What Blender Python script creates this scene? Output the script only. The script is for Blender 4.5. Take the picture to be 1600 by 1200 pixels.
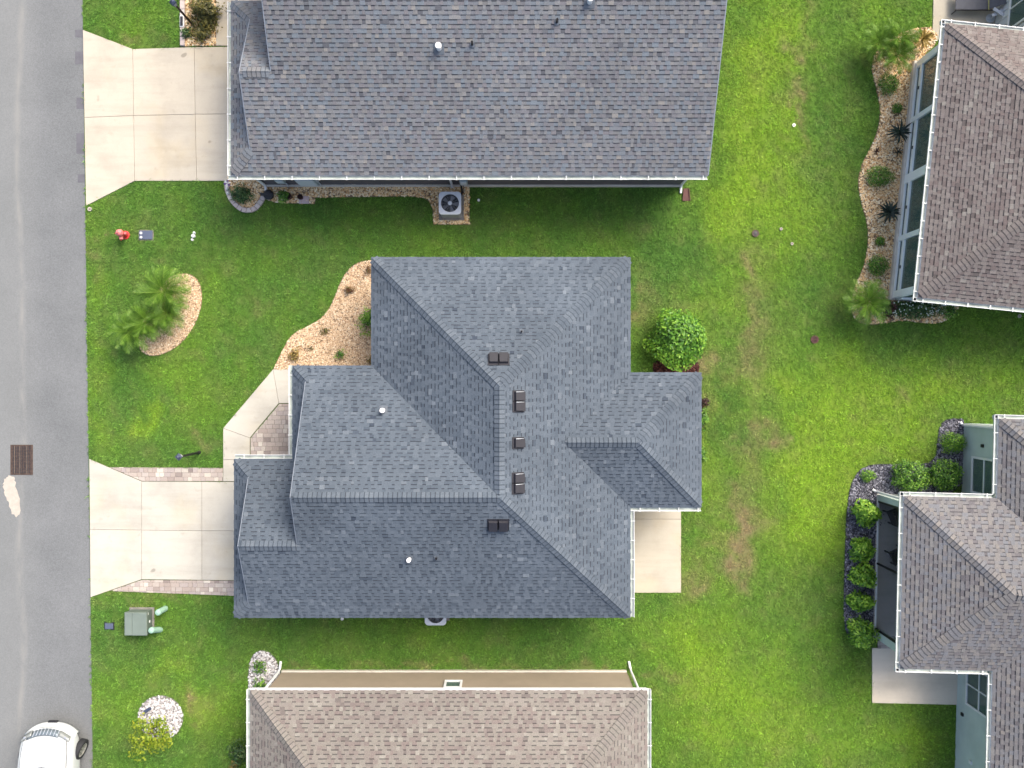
import bpy, math, random
import numpy as np
from mathutils import Vector, Matrix, Quaternion

# ------------------------------------------------------------------ camera, sky, sun, exposure
for o in list(bpy.data.objects):
    bpy.data.objects.remove(o)
SC = bpy.context.scene
COL = SC.collection
R = math.radians
H = 28.0            # drone height (m)
F = 1288.0          # focal length in photo pixels (1600 wide)
cam = bpy.data.cameras.new('camera')
cam.sensor_width = 36.0
cam.lens = 36.0 * F / 1600.0
cam.clip_end = 2000
camo = bpy.data.objects.new('camera', cam)
camo.location = (0, 0, H)
COL.objects.link(camo)
SC.camera = camo
SUN_EL, SUN_AZ = R(48), R(42)      # azimuth clockwise from +Y
W = bpy.data.worlds.new('World'); SC.world = W; W.use_nodes = True
nt = W.node_tree
sky = nt.nodes.new('ShaderNodeTexSky'); sky.sky_type = 'NISHITA'; sky.sun_disc = False
sky.sun_elevation = SUN_EL; sky.sun_rotation = SUN_AZ
sky.air_density = 1.0; sky.dust_density = 6.0; sky.ozone_density = 1.0
nt.links.new(sky.outputs[0], nt.nodes['Background'].inputs[0])
nt.nodes['Background'].inputs[1].default_value = 0.15
sun = bpy.data.lights.new('sun', 'SUN'); sun.energy = 1.28; sun.angle = R(34); sun.color = (1.0, 0.95, 0.86)
suno = bpy.data.objects.new('sun', sun); COL.objects.link(suno)
sd = Vector((math.sin(SUN_AZ) * math.cos(SUN_EL), math.cos(SUN_AZ) * math.cos(SUN_EL), math.sin(SUN_EL)))
suno.rotation_euler = sd.to_track_quat('Z', 'Y').to_euler(); suno.location = (20, 20, 40)
SC.view_settings.view_transform = 'Standard'; SC.view_settings.look = 'None'
SC.view_settings.exposure = 1.33; SC.view_settings.gamma = 1.0
SC.view_settings.use_curve_mapping = False

SC.cycles.use_denoising = True; SC.cycles.denoising_prefilter = 'ACCURATE'; SC.cycles.denoising_input_passes = 'RGB_ALBEDO_NORMAL'
SC.cycles.max_bounces = 6; SC.cycles.diffuse_bounces = 3; SC.cycles.glossy_bounces = 2; SC.cycles.transmission_bounces = 4; SC.cycles.transparent_max_bounces = 8
rng = np.random.default_rng(7)
random.seed(7)

# ------------------------------------------------------------------ helpers
def P(px, py, z=0.0):
    k = (H - z) / F
    return ((px - 800) * k, (600 - py) * k, z)
def P2(px, py, z=0.0): return P(px, py, z)[:2]
def G(pts): return [P2(*p) for p in pts]

def origin(o):
    v = Vector((0, 0, 0))
    while o is not None:
        v = v + o.location; o = o.parent
    return v
def thing(name, label, cat, loc=(0, 0, 0), group=None):
    o = bpy.data.objects.new(name, None); COL.objects.link(o)
    o.location = loc; o.empty_display_size = 0.2
    o['label'] = label; o['category'] = cat
    if group: o['group'] = group
    return o
def tag(o, label=None, cat=None, group=None, kind=None):
    if label: o['label'] = label
    if cat: o['category'] = cat
    if group: o['group'] = group
    if kind: o['kind'] = kind
    return o
def newmesh(name, v, f, m, smooth=False, attrs=None):
    me = bpy.data.meshes.new(name)
    me.from_pydata([tuple(p) for p in v], [], f)
    if m: me.materials.append(m)
    if attrs:
        for k, (typ, dat) in attrs.items():
            a = me.attributes.new(k, typ, 'POINT')
            a.data.foreach_set('color' if typ == 'FLOAT_COLOR' else 'value', np.asarray(dat, dtype=np.float32).ravel())
    if smooth: me.shade_smooth()
    me.update()
    return me
def part(name, v, f, m, parent=None, smooth=False, attrs=None, base=None):
    """mesh object from world coordinates"""
    org = origin(parent) if parent else Vector(base or (0, 0, 0))
    a = np.asarray(v, dtype=float).reshape(-1, 3) - np.array(org)
    o = bpy.data.objects.new(name, newmesh(name, a, f, m, smooth, attrs))
    COL.objects.link(o)
    if parent: o.parent = parent
    else: o.location = org
    return o
def inst(name, me, M, parent=None):
    o = bpy.data.objects.new(name, me); COL.objects.link(o)
    if parent:
        o.parent = parent; o.matrix_basis = Matrix.Translation(-origin(parent)) @ M
    else: o.matrix_basis = M
    return o
def ident(x, y, z): return (x, y, z)

class MB:
    def __init__(s): s.v = []; s.f = []
    def add(s, v, f):
        n = len(s.v); s.v += [tuple(p) for p in v]; s.f += [tuple(i + n for i in q) for q in f]; return s
    def box(s, x0, x1, y0, y1, z0, z1, T=ident, bev=0.0):
        if x0 > x1: x0, x1 = x1, x0
        if y0 > y1: y0, y1 = y1, y0
        if bev:
            b = bev
            ring = lambda i, z: [T(x0 + i, y0 + i, z), T(x1 - i, y0 + i, z), T(x1 - i, y1 - i, z), T(x0 + i, y1 - i, z)]
            v = ring(0, z0) + ring(0, z1 - b) + ring(b, z1)
            f = [(3, 2, 1, 0), (8, 9, 10, 11)]
            for k in (0, 4):
                for i in range(4): f.append((k + i, k + (i + 1) % 4, k + 4 + (i + 1) % 4, k + 4 + i))
            return s.add(v, f)
        v = [T(x0, y0, z0), T(x1, y0, z0), T(x1, y1, z0), T(x0, y1, z0), T(x0, y0, z1), T(x1, y0, z1), T(x1, y1, z1), T(x0, y1, z1)]
        return s.add(v, [(3, 2, 1, 0), (4, 5, 6, 7), (0, 1, 5, 4), (1, 2, 6, 5), (2, 3, 7, 6), (3, 0, 4, 7)])
    def prism(s, poly, z0, z1, bev=0.0):
        poly = ccw(poly); n = len(poly)
        if bev:
            q = offset(poly, -bev)
            v = [(x, y, z0) for x, y in poly] + [(x, y, z1 - bev) for x, y in poly] + [(x, y, z1) for x, y in q]
            f = [tuple(range(2 * n, 3 * n)), tuple(reversed(range(n)))]
            for k in (0, n):
                for i in range(n): f.append((k + i, k + (i + 1) % n, k + n + (i + 1) % n, k + n + i))
            return s.add(v, f)
        v = [(x, y, z0) for x, y in poly] + [(x, y, z1) for x, y in poly]
        f = [tuple(range(n, 2 * n)), tuple(reversed(range(n)))] + [(i, (i + 1) % n, n + (i + 1) % n, n + i) for i in range(n)]
        return s.add(v, f)
    def tube(s, pts, r, n=8, cap=True):
        """tube along points; r number or list"""
        pts = [Vector(p) for p in pts]
        rs = r if isinstance(r, (list, tuple)) else [r] * len(pts)
        base = len(s.v); rows = []
        up = None
        for i, p in enumerate(pts):
            d = (pts[min(i + 1, len(pts) - 1)] - pts[max(i - 1, 0)])
            if d.length < 1e-9: d = Vector((0, 0, 1))
            d.normalize()
            ref = Vector((0, 0, 1)) if abs(d.z) < 0.9 else Vector((1, 0, 0))
            a = d.cross(ref).normalized()
            if up is not None and abs(d.z) > .9: pass
            b = d.cross(a)
            rows.append([p + (a * math.cos(2 * math.pi * k / n) + b * math.sin(2 * math.pi * k / n)) * rs[i] for k in range(n)])
        v = [q for row in rows for q in row]; f = []
        for i in range(len(pts) - 1):
            for k in range(n):
                f.append((i * n + k, i * n + (k + 1) % n, (i + 1) * n + (k + 1) % n, (i + 1) * n + k))
        if cap: f += [tuple(reversed(range(n))), tuple(range((len(pts) - 1) * n, len(pts) * n))]
        return s.add(v, f)
    def lathe(s, c, prof, n=24, cap=True):
        """profile (r, z) upward about vertical axis at c"""
        v = []; f = []
        for r_, z in prof:
            for k in range(n): v.append((c[0] + r_ * math.cos(2 * math.pi * k / n), c[1] + r_ * math.sin(2 * math.pi * k / n), c[2] + z))
        for i in range(len(prof) - 1):
            for k in range(n): f.append((i * n + k, i * n + (k + 1) % n, (i + 1) * n + (k + 1) % n, (i + 1) * n + k))
        if cap: f += [tuple(reversed(range(n))), tuple(range((len(prof) - 1) * n, len(prof) * n))]
        return s.add(v, f)
    def build(s, name, m, parent=None, smooth=False, base=None): return part(name, s.v, s.f, m, parent, smooth, base=base)

def area(p): return 0.5 * sum(p[i][0] * p[(i + 1) % len(p)][1] - p[(i + 1) % len(p)][0] * p[i][1] for i in range(len(p)))
def ccw(p): return list(p) if area(p) > 0 else list(reversed(p))
def offset(poly, d):
    """miter offset of a CCW polygon, positive = outward"""
    p = ccw(poly); n = len(p); out = []
    for i in range(n):
        a = Vector(p[i - 1]); b = Vector(p[i]); c = Vector(p[(i + 1) % n])
        e1 = (b - a).normalized(); e2 = (c - b).normalized()
        n1 = Vector((e1.y, -e1.x)); n2 = Vector((e2.y, -e2.x))
        m = n1 + n2
        if m.length < 1e-6: out.append(tuple(b + n1 * d)); continue
        m = m / max(m.length_squared / 2, .3) 
        out.append(tuple(b + m * d))
    return out
def clip(sub, cl):
    """Sutherland-Hodgman, cl convex CCW"""
    out = sub
    n = len(cl)
    for i in range(n):
        ax, ay = cl[i]; bx, by = cl[(i + 1) % n]
        ex, ey = bx - ax, by - ay
        inp = out; out = []
        if not inp: return []
        s = inp[-1]; ds = ex * (s[1] - ay) - ey * (s[0] - ax)
        for e in inp:
            de = ex * (e[1] - ay) - ey * (e[0] - ax)
            if de >= 0:
                if ds < 0:
                    t = ds / (ds - de); out.append((s[0] + (e[0] - s[0]) * t, s[1] + (e[1] - s[1]) * t))
                out.append(e)
            elif ds >= 0:
                t = ds / (ds - de); out.append((s[0] + (e[0] - s[0]) * t, s[1] + (e[1] - s[1]) * t))
            s, ds = e, de
    return out
def inside(pts, poly):
    x, y = pts[:, 0], pts[:, 1]; r = np.zeros(len(pts), bool); n = len(poly)
    for i in range(n):
        x1, y1 = poly[i]; x2, y2 = poly[(i + 1) % n]
        c = ((y1 > y) != (y2 > y))
        with np.errstate(divide='ignore', invalid='ignore'):
            xi = (x2 - x1) * (y - y1) / (y2 - y1 + 1e-12) + x1
        r ^= c & (x < xi)
    return r
def smooth_poly(p, it=2):
    for _ in range(it):
        q = []
        for i in range(len(p)):
            a = p[i]; b = p[(i + 1) % len(p)]
            q.append((a[0] * .75 + b[0] * .25, a[1] * .75 + b[1] * .25)); q.append((a[0] * .25 + b[0] * .75, a[1] * .25 + b[1] * .75))
        p = q
    return p

# ------------------------------------------------------------------ materials
def nodes(name):
    m = bpy.data.materials.new(name); m.use_nodes = True
    t = m.node_tree; b = t.nodes['Principled BSDF']
    return m, t, b
def N(t, typ, **kw):
    n = t.nodes.new(typ)
    for k, v in kw.items(): setattr(n, k, v)
    return n
def ramp(t, stops, interp='LINEAR'):
    r = t.nodes.new('ShaderNodeValToRGB'); cr = r.color_ramp; cr.interpolation = interp
    while len(cr.elements) < len(stops): cr.elements.new(0.5)
    for e, (p, c) in zip(cr.elements, stops): e.position = p; e.color = (*c, 1)
    return r
def pos_node(t): return N(t, 'ShaderNodeNewGeometry').outputs['Position']
def noise(t, scale, vec, detail=4, rough=.55):
    n = N(t, 'ShaderNodeTexNoise'); n.inputs['Scale'].default_value = scale; n.inputs['Detail'].default_value = detail
    n.inputs['Roughness'].default_value = rough; t.links.new(vec, n.inputs['Vector']); return n
def mixc(t, fac, a, b, mode='MIX'):
    m = N(t, 'ShaderNodeMix', data_type='RGBA', blend_type=mode)
    for sock, val in ((m.inputs[0], fac), (m.inputs[6], a), (m.inputs[7], b)):
        if isinstance(val, (int, float)): sock.default_value = val
        elif isinstance(val, tuple): sock.default_value = (*val, 1)
        else: t.links.new(val, sock)
    return m.outputs[2]
def bump(t, b, h, strength, dist=.01):
    n = N(t, 'ShaderNodeBump'); n.inputs['Strength'].default_value = strength; n.inputs['Distance'].default_value = dist
    t.links.new(h, n.inputs['Height']); t.links.new(n.outputs[0], b.inputs['Normal'])
KD = .80
def kd(c): return tuple(x * KD for x in c)
def mat(name, c, rough=.7, var=.15, scale=6, fine=60, metal=0.0, spec=.4, bmp=0.0):
    m, t, b = nodes(name)
    p = pos_node(t); c = kd(c)
    n1 = noise(t, scale, p); n2 = noise(t, fine, p, 2)
    lo = tuple(x * (1 - var) for x in c); hi = tuple(min(1, x * (1 + var)) for x in c)
    r = ramp(t, [(.3, lo), (.7, hi)]); t.links.new(n1.outputs[0], r.inputs[0])
    r2 = ramp(t, [(.25, (1 - var * .8,) * 3), (.75, (1 + 0 * var,) * 3)]); t.links.new(n2.outputs[0], r2.inputs[0])
    t.links.new(mixc(t, 1.0, r.outputs[0], r2.outputs[0], 'MULTIPLY'), b.inputs['Base Color'])
    b.inputs['Roughness'].default_value = rough; b.inputs['Metallic'].default_value = metal
    b.inputs['Specular IOR Level'].default_value = spec
    if bmp: bump(t, b, n2.outputs[0], bmp)
    return m
def tint_mat(name, stops, rough=.85, fine=45, famt=.25, attr='tint', big=None, band=False, spec=.25, trans=0.0, inst_attr=False):
    """colour picked per piece from a 'tint' attribute (0..1)"""
    m, t, b = nodes(name)
    a = N(t, 'ShaderNodeAttribute', attribute_name=attr)
    if not trans: stops = [(q_, kd(c_)) for q_, c_ in stops]
    r = ramp(t, stops); t.links.new(a.outputs['Fac'], r.inputs[0]); c = r.outputs[0]
    p = pos_node(t)
    n2 = noise(t, fine, p, 3, .7); r2 = ramp(t, [(.25, (1 - famt,) * 3), (.75, (1 + famt * .6,) * 3)]); t.links.new(n2.outputs[0], r2.inputs[0])
    c = mixc(t, 1.0, c, r2.outputs[0], 'MULTIPLY')
    if big:
        n3 = noise(t, big[0], p, 3); r3 = ramp(t, [(.3, (1 - big[1],) * 3), (.7, (1 + big[1],) * 3)]); t.links.new(n3.outputs[0], r3.inputs[0])
        c = mixc(t, 1.0, c, r3.outputs[0], 'MULTIPLY')
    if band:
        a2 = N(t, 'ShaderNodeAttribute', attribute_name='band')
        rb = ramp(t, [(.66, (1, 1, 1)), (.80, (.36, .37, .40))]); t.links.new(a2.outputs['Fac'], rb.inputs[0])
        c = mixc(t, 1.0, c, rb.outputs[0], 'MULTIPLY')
    t.links.new(c, b.inputs['Base Color'])
    b.inputs['Roughness'].default_value = rough; b.inputs['Specular IOR Level'].default_value = spec
    if trans:
        tr = N(t, 'ShaderNodeBsdfTranslucent'); t.links.new(c, tr.inputs[0])
        ms = N(t, 'ShaderNodeMixShader'); ms.inputs[0].default_value = trans
        t.links.new(b.outputs[0], ms.inputs[1]); t.links.new(tr.outputs[0], ms.inputs[2])
        t.links.new(ms.outputs[0], t.nodes['Material Output'].inputs[0])
    return m
def pal(cols): return [(i / max(1, len(cols) - 1), c) for i, c in enumerate(cols)]

M = {}
M['white'] = mat('white_paint', (.80, .81, .80), .45, .06, 3)
M['gutter'] = mat('gutter_white', (.66, .675, .66), .45, .10, 2)
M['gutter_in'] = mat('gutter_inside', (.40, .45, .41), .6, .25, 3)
M['greyframe'] = mat('pale_grey_frame', (.92, .97, .97), .4, .05, 2)
M['drip'] = mat('drip_edge_grey', (.24, .27, .31), .5, .1, 2)
M['dark'] = mat('dark_bronze', (.022, .02, .022), .5, .2, 5)
M['black'] = mat('black_plastic', (.015, .015, .018), .45, .1, 5)
M['vent'] = mat('vent_dark_plastic', (.015, .015, .022), .6, .12, 8, bmp=.1)
M['metal'] = mat('galvanised', (.62, .64, .68), .35, .1, 6, metal=.6)
M['shade'] = mat('soffit_white', (.7, .7, .68), .6, .05, 2)
M['stucco_sage'] = mat('sage_stucco', (.52, .61, .565), .85, .08, 2, 90, bmp=.3)
M['stucco_cream'] = mat('cream_stucco', (.55, .52, .45), .85, .08, 2, 90, bmp=.3)
M['siding_grey'] = mat('grey_brown_siding', (.105, .095, .10), .7, .1, 2, 50)
M['siding_tan'] = mat('tan_siding', (.27, .225, .165), .7, .06, 2, 50)
M['siding_white'] = mat('white_siding', (.62, .65, .68), .6, .05, 2)
M['sill_beige'] = mat('beige_sill', (.62, .58, .50), .8, .1, 4)
M['soil'] = mat('bed_soil', (.27, .185, .115), .95, .35, 9, bmp=.4)
M['slate_soil'] = mat('slate_soil', (.05, .05, .06), .95, .35, 9)
M['mulch_soil'] = mat('mulch_soil', (.04, .02, .016), .95, .35, 9)
M['white_soil'] = mat('white_stone_base', (.20, .19, .18), .95, .35, 14)
M['joint'] = mat('joint_sand', (.24, .21, .18), .95, .25, 8)
M['bark'] = mat('bark', (.10, .07, .045), .9, .35, 30, bmp=.6)

def concrete(name, c):
    m, t, b = nodes(name); p = pos_node(t); c = kd(c)
    n1 = noise(t, .9, p, 5, .6); n2 = noise(t, 24, p, 5, .75); n3 = noise(t, 3.2, p, 6, .65)
    r = ramp(t, [(.25, tuple(x * .84 for x in c)), (.5, c), (.8, tuple(min(1, x * 1.08) for x in c))]); t.links.new(n1.outputs[0], r.inputs[0])
    r2 = ramp(t, [(.3, (.95, .95, .95)), (.7, (1.02, 1.02, 1.02))]); t.links.new(n2.outputs[0], r2.inputs[0])
    cc = mixc(t, 1.0, r.outputs[0], r2.outputs[0], 'MULTIPLY')
    r3 = ramp(t, [(.60, (1, 1, 1)), (.85, (.72, .70, .66))]); t.links.new(n3.outputs[0], r3.inputs[0])
    cc = mixc(t, .8, cc, r3.outputs[0], 'MULTIPLY')
    n4 = noise(t, .55, p, 3); r4 = ramp(t, [(.52, (1, 1, 1)), (.75, (1.02, .95, .80))]); t.links.new(n4.outputs[0], r4.inputs[0])
    cc = mixc(t, .8, cc, r4.outputs[0], 'MULTIPLY')
    mp = N(t, 'ShaderNodeMapping'); mp.inputs['Scale'].default_value = (.35, 2.6, 1); t.links.new(p, mp.inputs[0])
    n6 = noise(t, 1.0, mp.outputs[0], 4, .6); r6 = ramp(t, [(.48, (1, 1, 1)), (.78, (.84, .84, .83))]); t.links.new(n6.outputs[0], r6.inputs[0])
    cc = mixc(t, .9, cc, r6.outputs[0], 'MULTIPLY')
    n7 = noise(t, 2.1, p, 1, .3); r7 = ramp(t, [(.765, (1, 1, 1)), (.80, (.55, .54, .52))]); t.links.new(n7.outputs[0], r7.inputs[0])
    cc = mixc(t, .8, cc, r7.outputs[0], 'MULTIPLY')
    oi = N(t, 'ShaderNodeObjectInfo'); r5 = ramp(t, [(0, (.95, .95, .95)), (1, (1.02, 1.02, 1.02))]); t.links.new(oi.outputs['Random'], r5.inputs[0])
    cc = mixc(t, 1.0, cc, r5.outputs[0], 'MULTIPLY')
    t.links.new(cc, b.inputs['Base Color']); b.inputs['Roughness'].default_value = .88; b.inputs['Specular IOR Level'].default_value = .25
    bump(t, b, n2.outputs[0], .05, .003)
    return m
M['conc_warm'] = concrete('concrete_warm', (.50, .455, .37))
M['conc'] = concrete('concrete_pale', (.50, .476, .41))
M['conc_patio'] = concrete('concrete_patio', (.47, .43, .345))
M['conc_side_patio'] = concrete('concrete_side_patio', (.68, .61, .49))  # creamier than the patio concrete to offset the shade it lies in
M['conc_grey'] = concrete('concrete_lanai', (.55, .52, .48))

def asphalt():
    m, t, b = nodes('asphalt'); p = pos_node(t)
    n2 = noise(t, 26, p, 4, .85); n1 = noise(t, .5, p, 4)
    r = ramp(t, [(.3, (.120, .127, .130)), (.7, (.150, .157, .160))]); t.links.new(n1.outputs[0], r.inputs[0])
    r2 = ramp(t, [(.25, (.62, .62, .62)), (.75, (1.28, 1.28, 1.28))]); t.links.new(n2.outputs[0], r2.inputs[0])
    c = mixc(t, 1.0, r.outputs[0], r2.outputs[0], 'MULTIPLY')
    # dusty sediment along the gutter line in the road's low middle
    sx = N(t, 'ShaderNodeSeparateXYZ'); t.links.new(p, sx.inputs[0])
    mp = N(t, 'ShaderNodeMapping'); mp.inputs['Scale'].default_value = (2.6, .8, 1); t.links.new(p, mp.inputs[0])
    nw = noise(t, 1.0, mp.outputs[0], 4)
    mp2 = N(t, 'ShaderNodeMapping'); mp2.inputs['Scale'].default_value = (.25, .10, 1); t.links.new(p, mp2.inputs[0])
    nd = noise(t, 1.0, mp2.outputs[0], 3)
    ad = N(t, 'ShaderNodeMath', operation='MULTIPLY_ADD'); t.links.new(nd.outputs[0], ad.inputs[0]); ad.inputs[1].default_value = 1.2; t.links.new(sx.outputs[0], ad.inputs[2])
    sb = N(t, 'ShaderNodeMath', operation='ADD'); t.links.new(ad.outputs[0], sb.inputs[0]); sb.inputs[1].default_value = 16.1
    ab = N(t, 'ShaderNodeMath', operation='ABSOLUTE'); t.links.new(sb.outputs[0], ab.inputs[0])
    rr = ramp(t, [(0.0, (1, 1, 1)), (.05, (.7, .7, .7)), (.17, (0, 0, 0))]); t.links.new(ab.outputs[0], rr.inputs[0])
    rw = ramp(t, [(.35, (0, 0, 0)), (.68, (1, 1, 1))]); t.links.new(nw.outputs[0], rw.inputs[0])
    mm = mixc(t, 1.0, rr.outputs[0], rw.outputs[0], 'MULTIPLY')
    c = mixc(t, mm, c, (.205, .204, .192))
    # older greenish-grey tone left of the gutter line
    lf = N(t, 'ShaderNodeMapRange'); lf.inputs[1].default_value = -15.9; lf.inputs[2].default_value = -16.9; t.links.new(sx.outputs[0], lf.inputs[0])
    c = mixc(t, lf.outputs[0], c, mixc(t, .35, c, (.175, .182, .175)))
    t.links.new(c, b.inputs['Base Color']); b.inputs['Roughness'].default_value = .9; b.inputs['Specular IOR Level'].default_value = .25
    bump(t, b, n2.outputs[0], .5, .006)
    return m
M['asphalt'] = asphalt()
M['asphalt_patch'] = mat('asphalt_patch', (.125, .125, .14), .9, .12, 5, 60, bmp=.4)
M['sand'] = mat('dried_sand', (.45, .41, .35), .95, .1, 6, 40)
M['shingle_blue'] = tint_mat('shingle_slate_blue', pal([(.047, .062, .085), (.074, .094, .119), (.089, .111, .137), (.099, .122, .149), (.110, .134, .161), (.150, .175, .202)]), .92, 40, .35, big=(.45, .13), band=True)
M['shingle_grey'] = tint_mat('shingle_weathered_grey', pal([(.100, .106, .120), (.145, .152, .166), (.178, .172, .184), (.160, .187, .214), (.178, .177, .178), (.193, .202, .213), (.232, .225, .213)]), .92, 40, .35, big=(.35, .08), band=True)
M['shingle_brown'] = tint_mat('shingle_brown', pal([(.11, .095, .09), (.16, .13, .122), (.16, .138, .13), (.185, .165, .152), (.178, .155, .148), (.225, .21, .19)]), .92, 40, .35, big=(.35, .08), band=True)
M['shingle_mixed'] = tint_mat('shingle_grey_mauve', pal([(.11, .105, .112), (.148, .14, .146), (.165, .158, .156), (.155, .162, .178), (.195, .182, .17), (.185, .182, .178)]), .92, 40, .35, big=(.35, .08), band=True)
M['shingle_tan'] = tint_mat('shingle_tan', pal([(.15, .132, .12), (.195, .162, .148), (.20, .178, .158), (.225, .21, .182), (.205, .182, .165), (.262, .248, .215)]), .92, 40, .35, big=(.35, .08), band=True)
M['gravel_tan'] = tint_mat('tan_river_gravel', pal([(.48, .27, .11), (.74, .48, .23), (.86, .62, .34), (.92, .74, .46), (.95, .86, .64)]), .85, 30, .15)
M['chips'] = tint_mat('pinkish_gravel', pal([(.46, .29, .17), (.62, .43, .26), (.71, .52, .33), (.76, .59, .40), (.86, .74, .56)]), .85, 30, .15)
M['slate_chips'] = tint_mat('slate_chips', pal([(.035, .035, .045), (.09, .09, .11), (.15, .15, .18), (.22, .22, .26), (.40, .40, .44)]), .7, 30, .15)
M['white_stones'] = tint_mat('white_stones', pal([(.22, .20, .19), (.42, .40, .39), (.58, .56, .55), (.66, .65, .64), (.76, .76, .75)]), .75, 30, .1)
M['mulch'] = tint_mat('red_mulch', pal([(.025, .01, .01), (.07, .022, .02), (.12, .04, .035), (.17, .09, .07)]), .9, 30, .2)
M['paver'] = tint_mat('paver', pal([(.24, .20, .18), (.37, .31, .27), (.43, .375, .325), (.38, .33, .305), (.52, .47, .40), (.70, .65, .56)]), .9, 25, .18)
M['edging'] = tint_mat('edging_stone', pal([(.46, .41, .37), (.52, .44, .40), (.56, .52, .47)]), .9, 25, .14)
def leafmat(name, cols, trans=.3, rough=.45, spec=.35): return tint_mat(name, pal(cols), rough, 25, .15, spec=spec, trans=trans)
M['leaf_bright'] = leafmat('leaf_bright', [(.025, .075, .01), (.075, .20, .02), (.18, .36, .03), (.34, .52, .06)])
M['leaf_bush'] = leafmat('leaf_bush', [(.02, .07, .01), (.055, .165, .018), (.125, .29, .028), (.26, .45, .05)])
M['leaf_green'] = leafmat('leaf_green', [(.02, .055, .01), (.05, .14, .018), (.12, .27, .03), (.26, .42, .06)])
M['leaf_dark'] = leafmat('leaf_dark', [(.014, .035, .014), (.03, .08, .02), (.07, .14, .03), (.15, .22, .08)])
M['leaf_black'] = leafmat('leaf_blackgreen', [(.012, .02, .018), (.02, .035, .028), (.035, .06, .04)])
M['leaf_yellow'] = leafmat('leaf_yellow', [(.07, .13, .012), (.15, .23, .015), (.25, .32, .02), (.36, .38, .03)])
M['leaf_red'] = leafmat('leaf_red', [(.06, .02, .015), (.14, .05, .03), (.20, .12, .05), (.10, .14, .03)])
M['leaf_croton'] = leafmat('leaf_croton', [(.05, .045, .012), (.14, .10, .02), (.28, .20, .05), (.42, .30, .11), (.14, .16, .03)])
M['leaf_olive'] = leafmat('leaf_olive', [(.03, .035, .012), (.07, .075, .02), (.14, .13, .03), (.24, .20, .05)])
M['leaf_maroon'] = leafmat('leaf_maroon', [(.02, .012, .012), (.05, .022, .02), (.10, .045, .035)])
M['frond'] = leafmat('palm_frond', [(.04, .105, .012), (.09, .20, .02), (.165, .30, .035), (.29, .42, .07)], .35)
M['trans_green'] = mat('transformer_green', (.125, .16, .135), .5, .08, 3)
M['trans_green_d'] = mat('transformer_green_lid', (.165, .205, .175), .5, .08, 3)
M['ped_green'] = mat('pedestal_green', (.30, .48, .37), .5, .06, 3)
M['hyd'] = mat('hydrant_red', (.62, .035, .035), .45, .12, 8)
M['hyd2'] = mat('hydrant_pink', (.70, .20, .19), .5, .1, 8)
M['meter'] = mat('meter_lid', (.08, .10, .155), .6, .1, 5)
M['ac'] = mat('ac_shell', (.52, .56, .60), .5, .06, 3)
M['ac_side'] = mat('ac_louvre', (.20, .215, .23), .55, .1, 3)
M['fan'] = mat('ac_fan_blade', (.16, .18, .21), .5, .1, 4)
M['darkhole'] = mat('dark_well', (.02, .025, .035), .8, .1, 4)
M['rust'] = mat('rusty_iron', (.085, .055, .042), .75, .4, 12, bmp=.4)
M['padgrey'] = mat('equipment_pad', (.22, .21, .19), .9, .2, 6)
M['flashing'] = mat('pipe_flashing_grey', (.105, .125, .15), .7, .15, 8)
M['rust_dust'] = mat('dusty_rust', (.17, .13, .10), .85, .3, 12)
M['carpaint'] = mat('white_car_paint', (.56, .59, .585), .22, .02, 1, spec=.6)
M['tyre'] = mat('tyre_rubber', (.02, .021, .024), .8, .15, 12)
M['alloy'] = mat('alloy_rim', (.60, .58, .52), .35, .08, 6, metal=.5)
M['carglass'] = mat('car_glass', (.02, .025, .035), .06, .05, 2, spec=.7)
M['grille'] = mat('car_grille', (.17, .21, .235), .35, .1, 6, metal=.3)
M['lens'] = mat('headlight_lens', (.24, .26, .25), .12, .15, 20, spec=.7)
M['lampglass'] = mat('lamp_glass', (.70, .72, .72), .2, .05, 4)
M['lampcap'] = mat('lamp_cap', (.055, .07, .12), .4, .1, 6)
M['lampbrown'] = mat('lamp_post_brown', (.03, .017, .014), .5, .1, 6)
M['splash'] = mat('splash_block', (.13, .062, .055), .9, .2, 8)
M['sling'] = mat('sling_fabric', (.085, .09, .105), .8, .1, 6, 90)
M['pot'] = mat('dark_red_pot', (.06, .022, .022), .5, .1, 5)
M['pinkslab'] = mat('pink_slab', (.55, .44, .44), .85, .08, 5)
M['box_teal'] = mat('utility_grey', (.33, .40, .42), .5, .08, 5)
M['purple'] = mat('purple_vane', (.10, .04, .22), .5, .1, 5)
def glassmat(name, c, alpha):
    m, t, b = nodes(name)
    b.inputs['Base Color'].default_value = (*c, 1); b.inputs['Roughness'].default_value = .04
    b.inputs['Specular IOR Level'].default_value = .6; b.inputs['Alpha'].default_value = alpha
    return m
M['pane'] = glassmat('window_glass', (.09, .14, .125), .74)
M['pane_tint'] = glassmat('green_tint_glass', (.16, .36, .29), .9)
def screenmat():
    m, t, b = nodes('insect_screen')
    b.inputs['Base Color'].default_value = (.02, .02, .022, 1); b.inputs['Roughness'].default_value = .8; b.inputs['Alpha'].default_value = .16
    return m
M['screen'] = screenmat()

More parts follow.
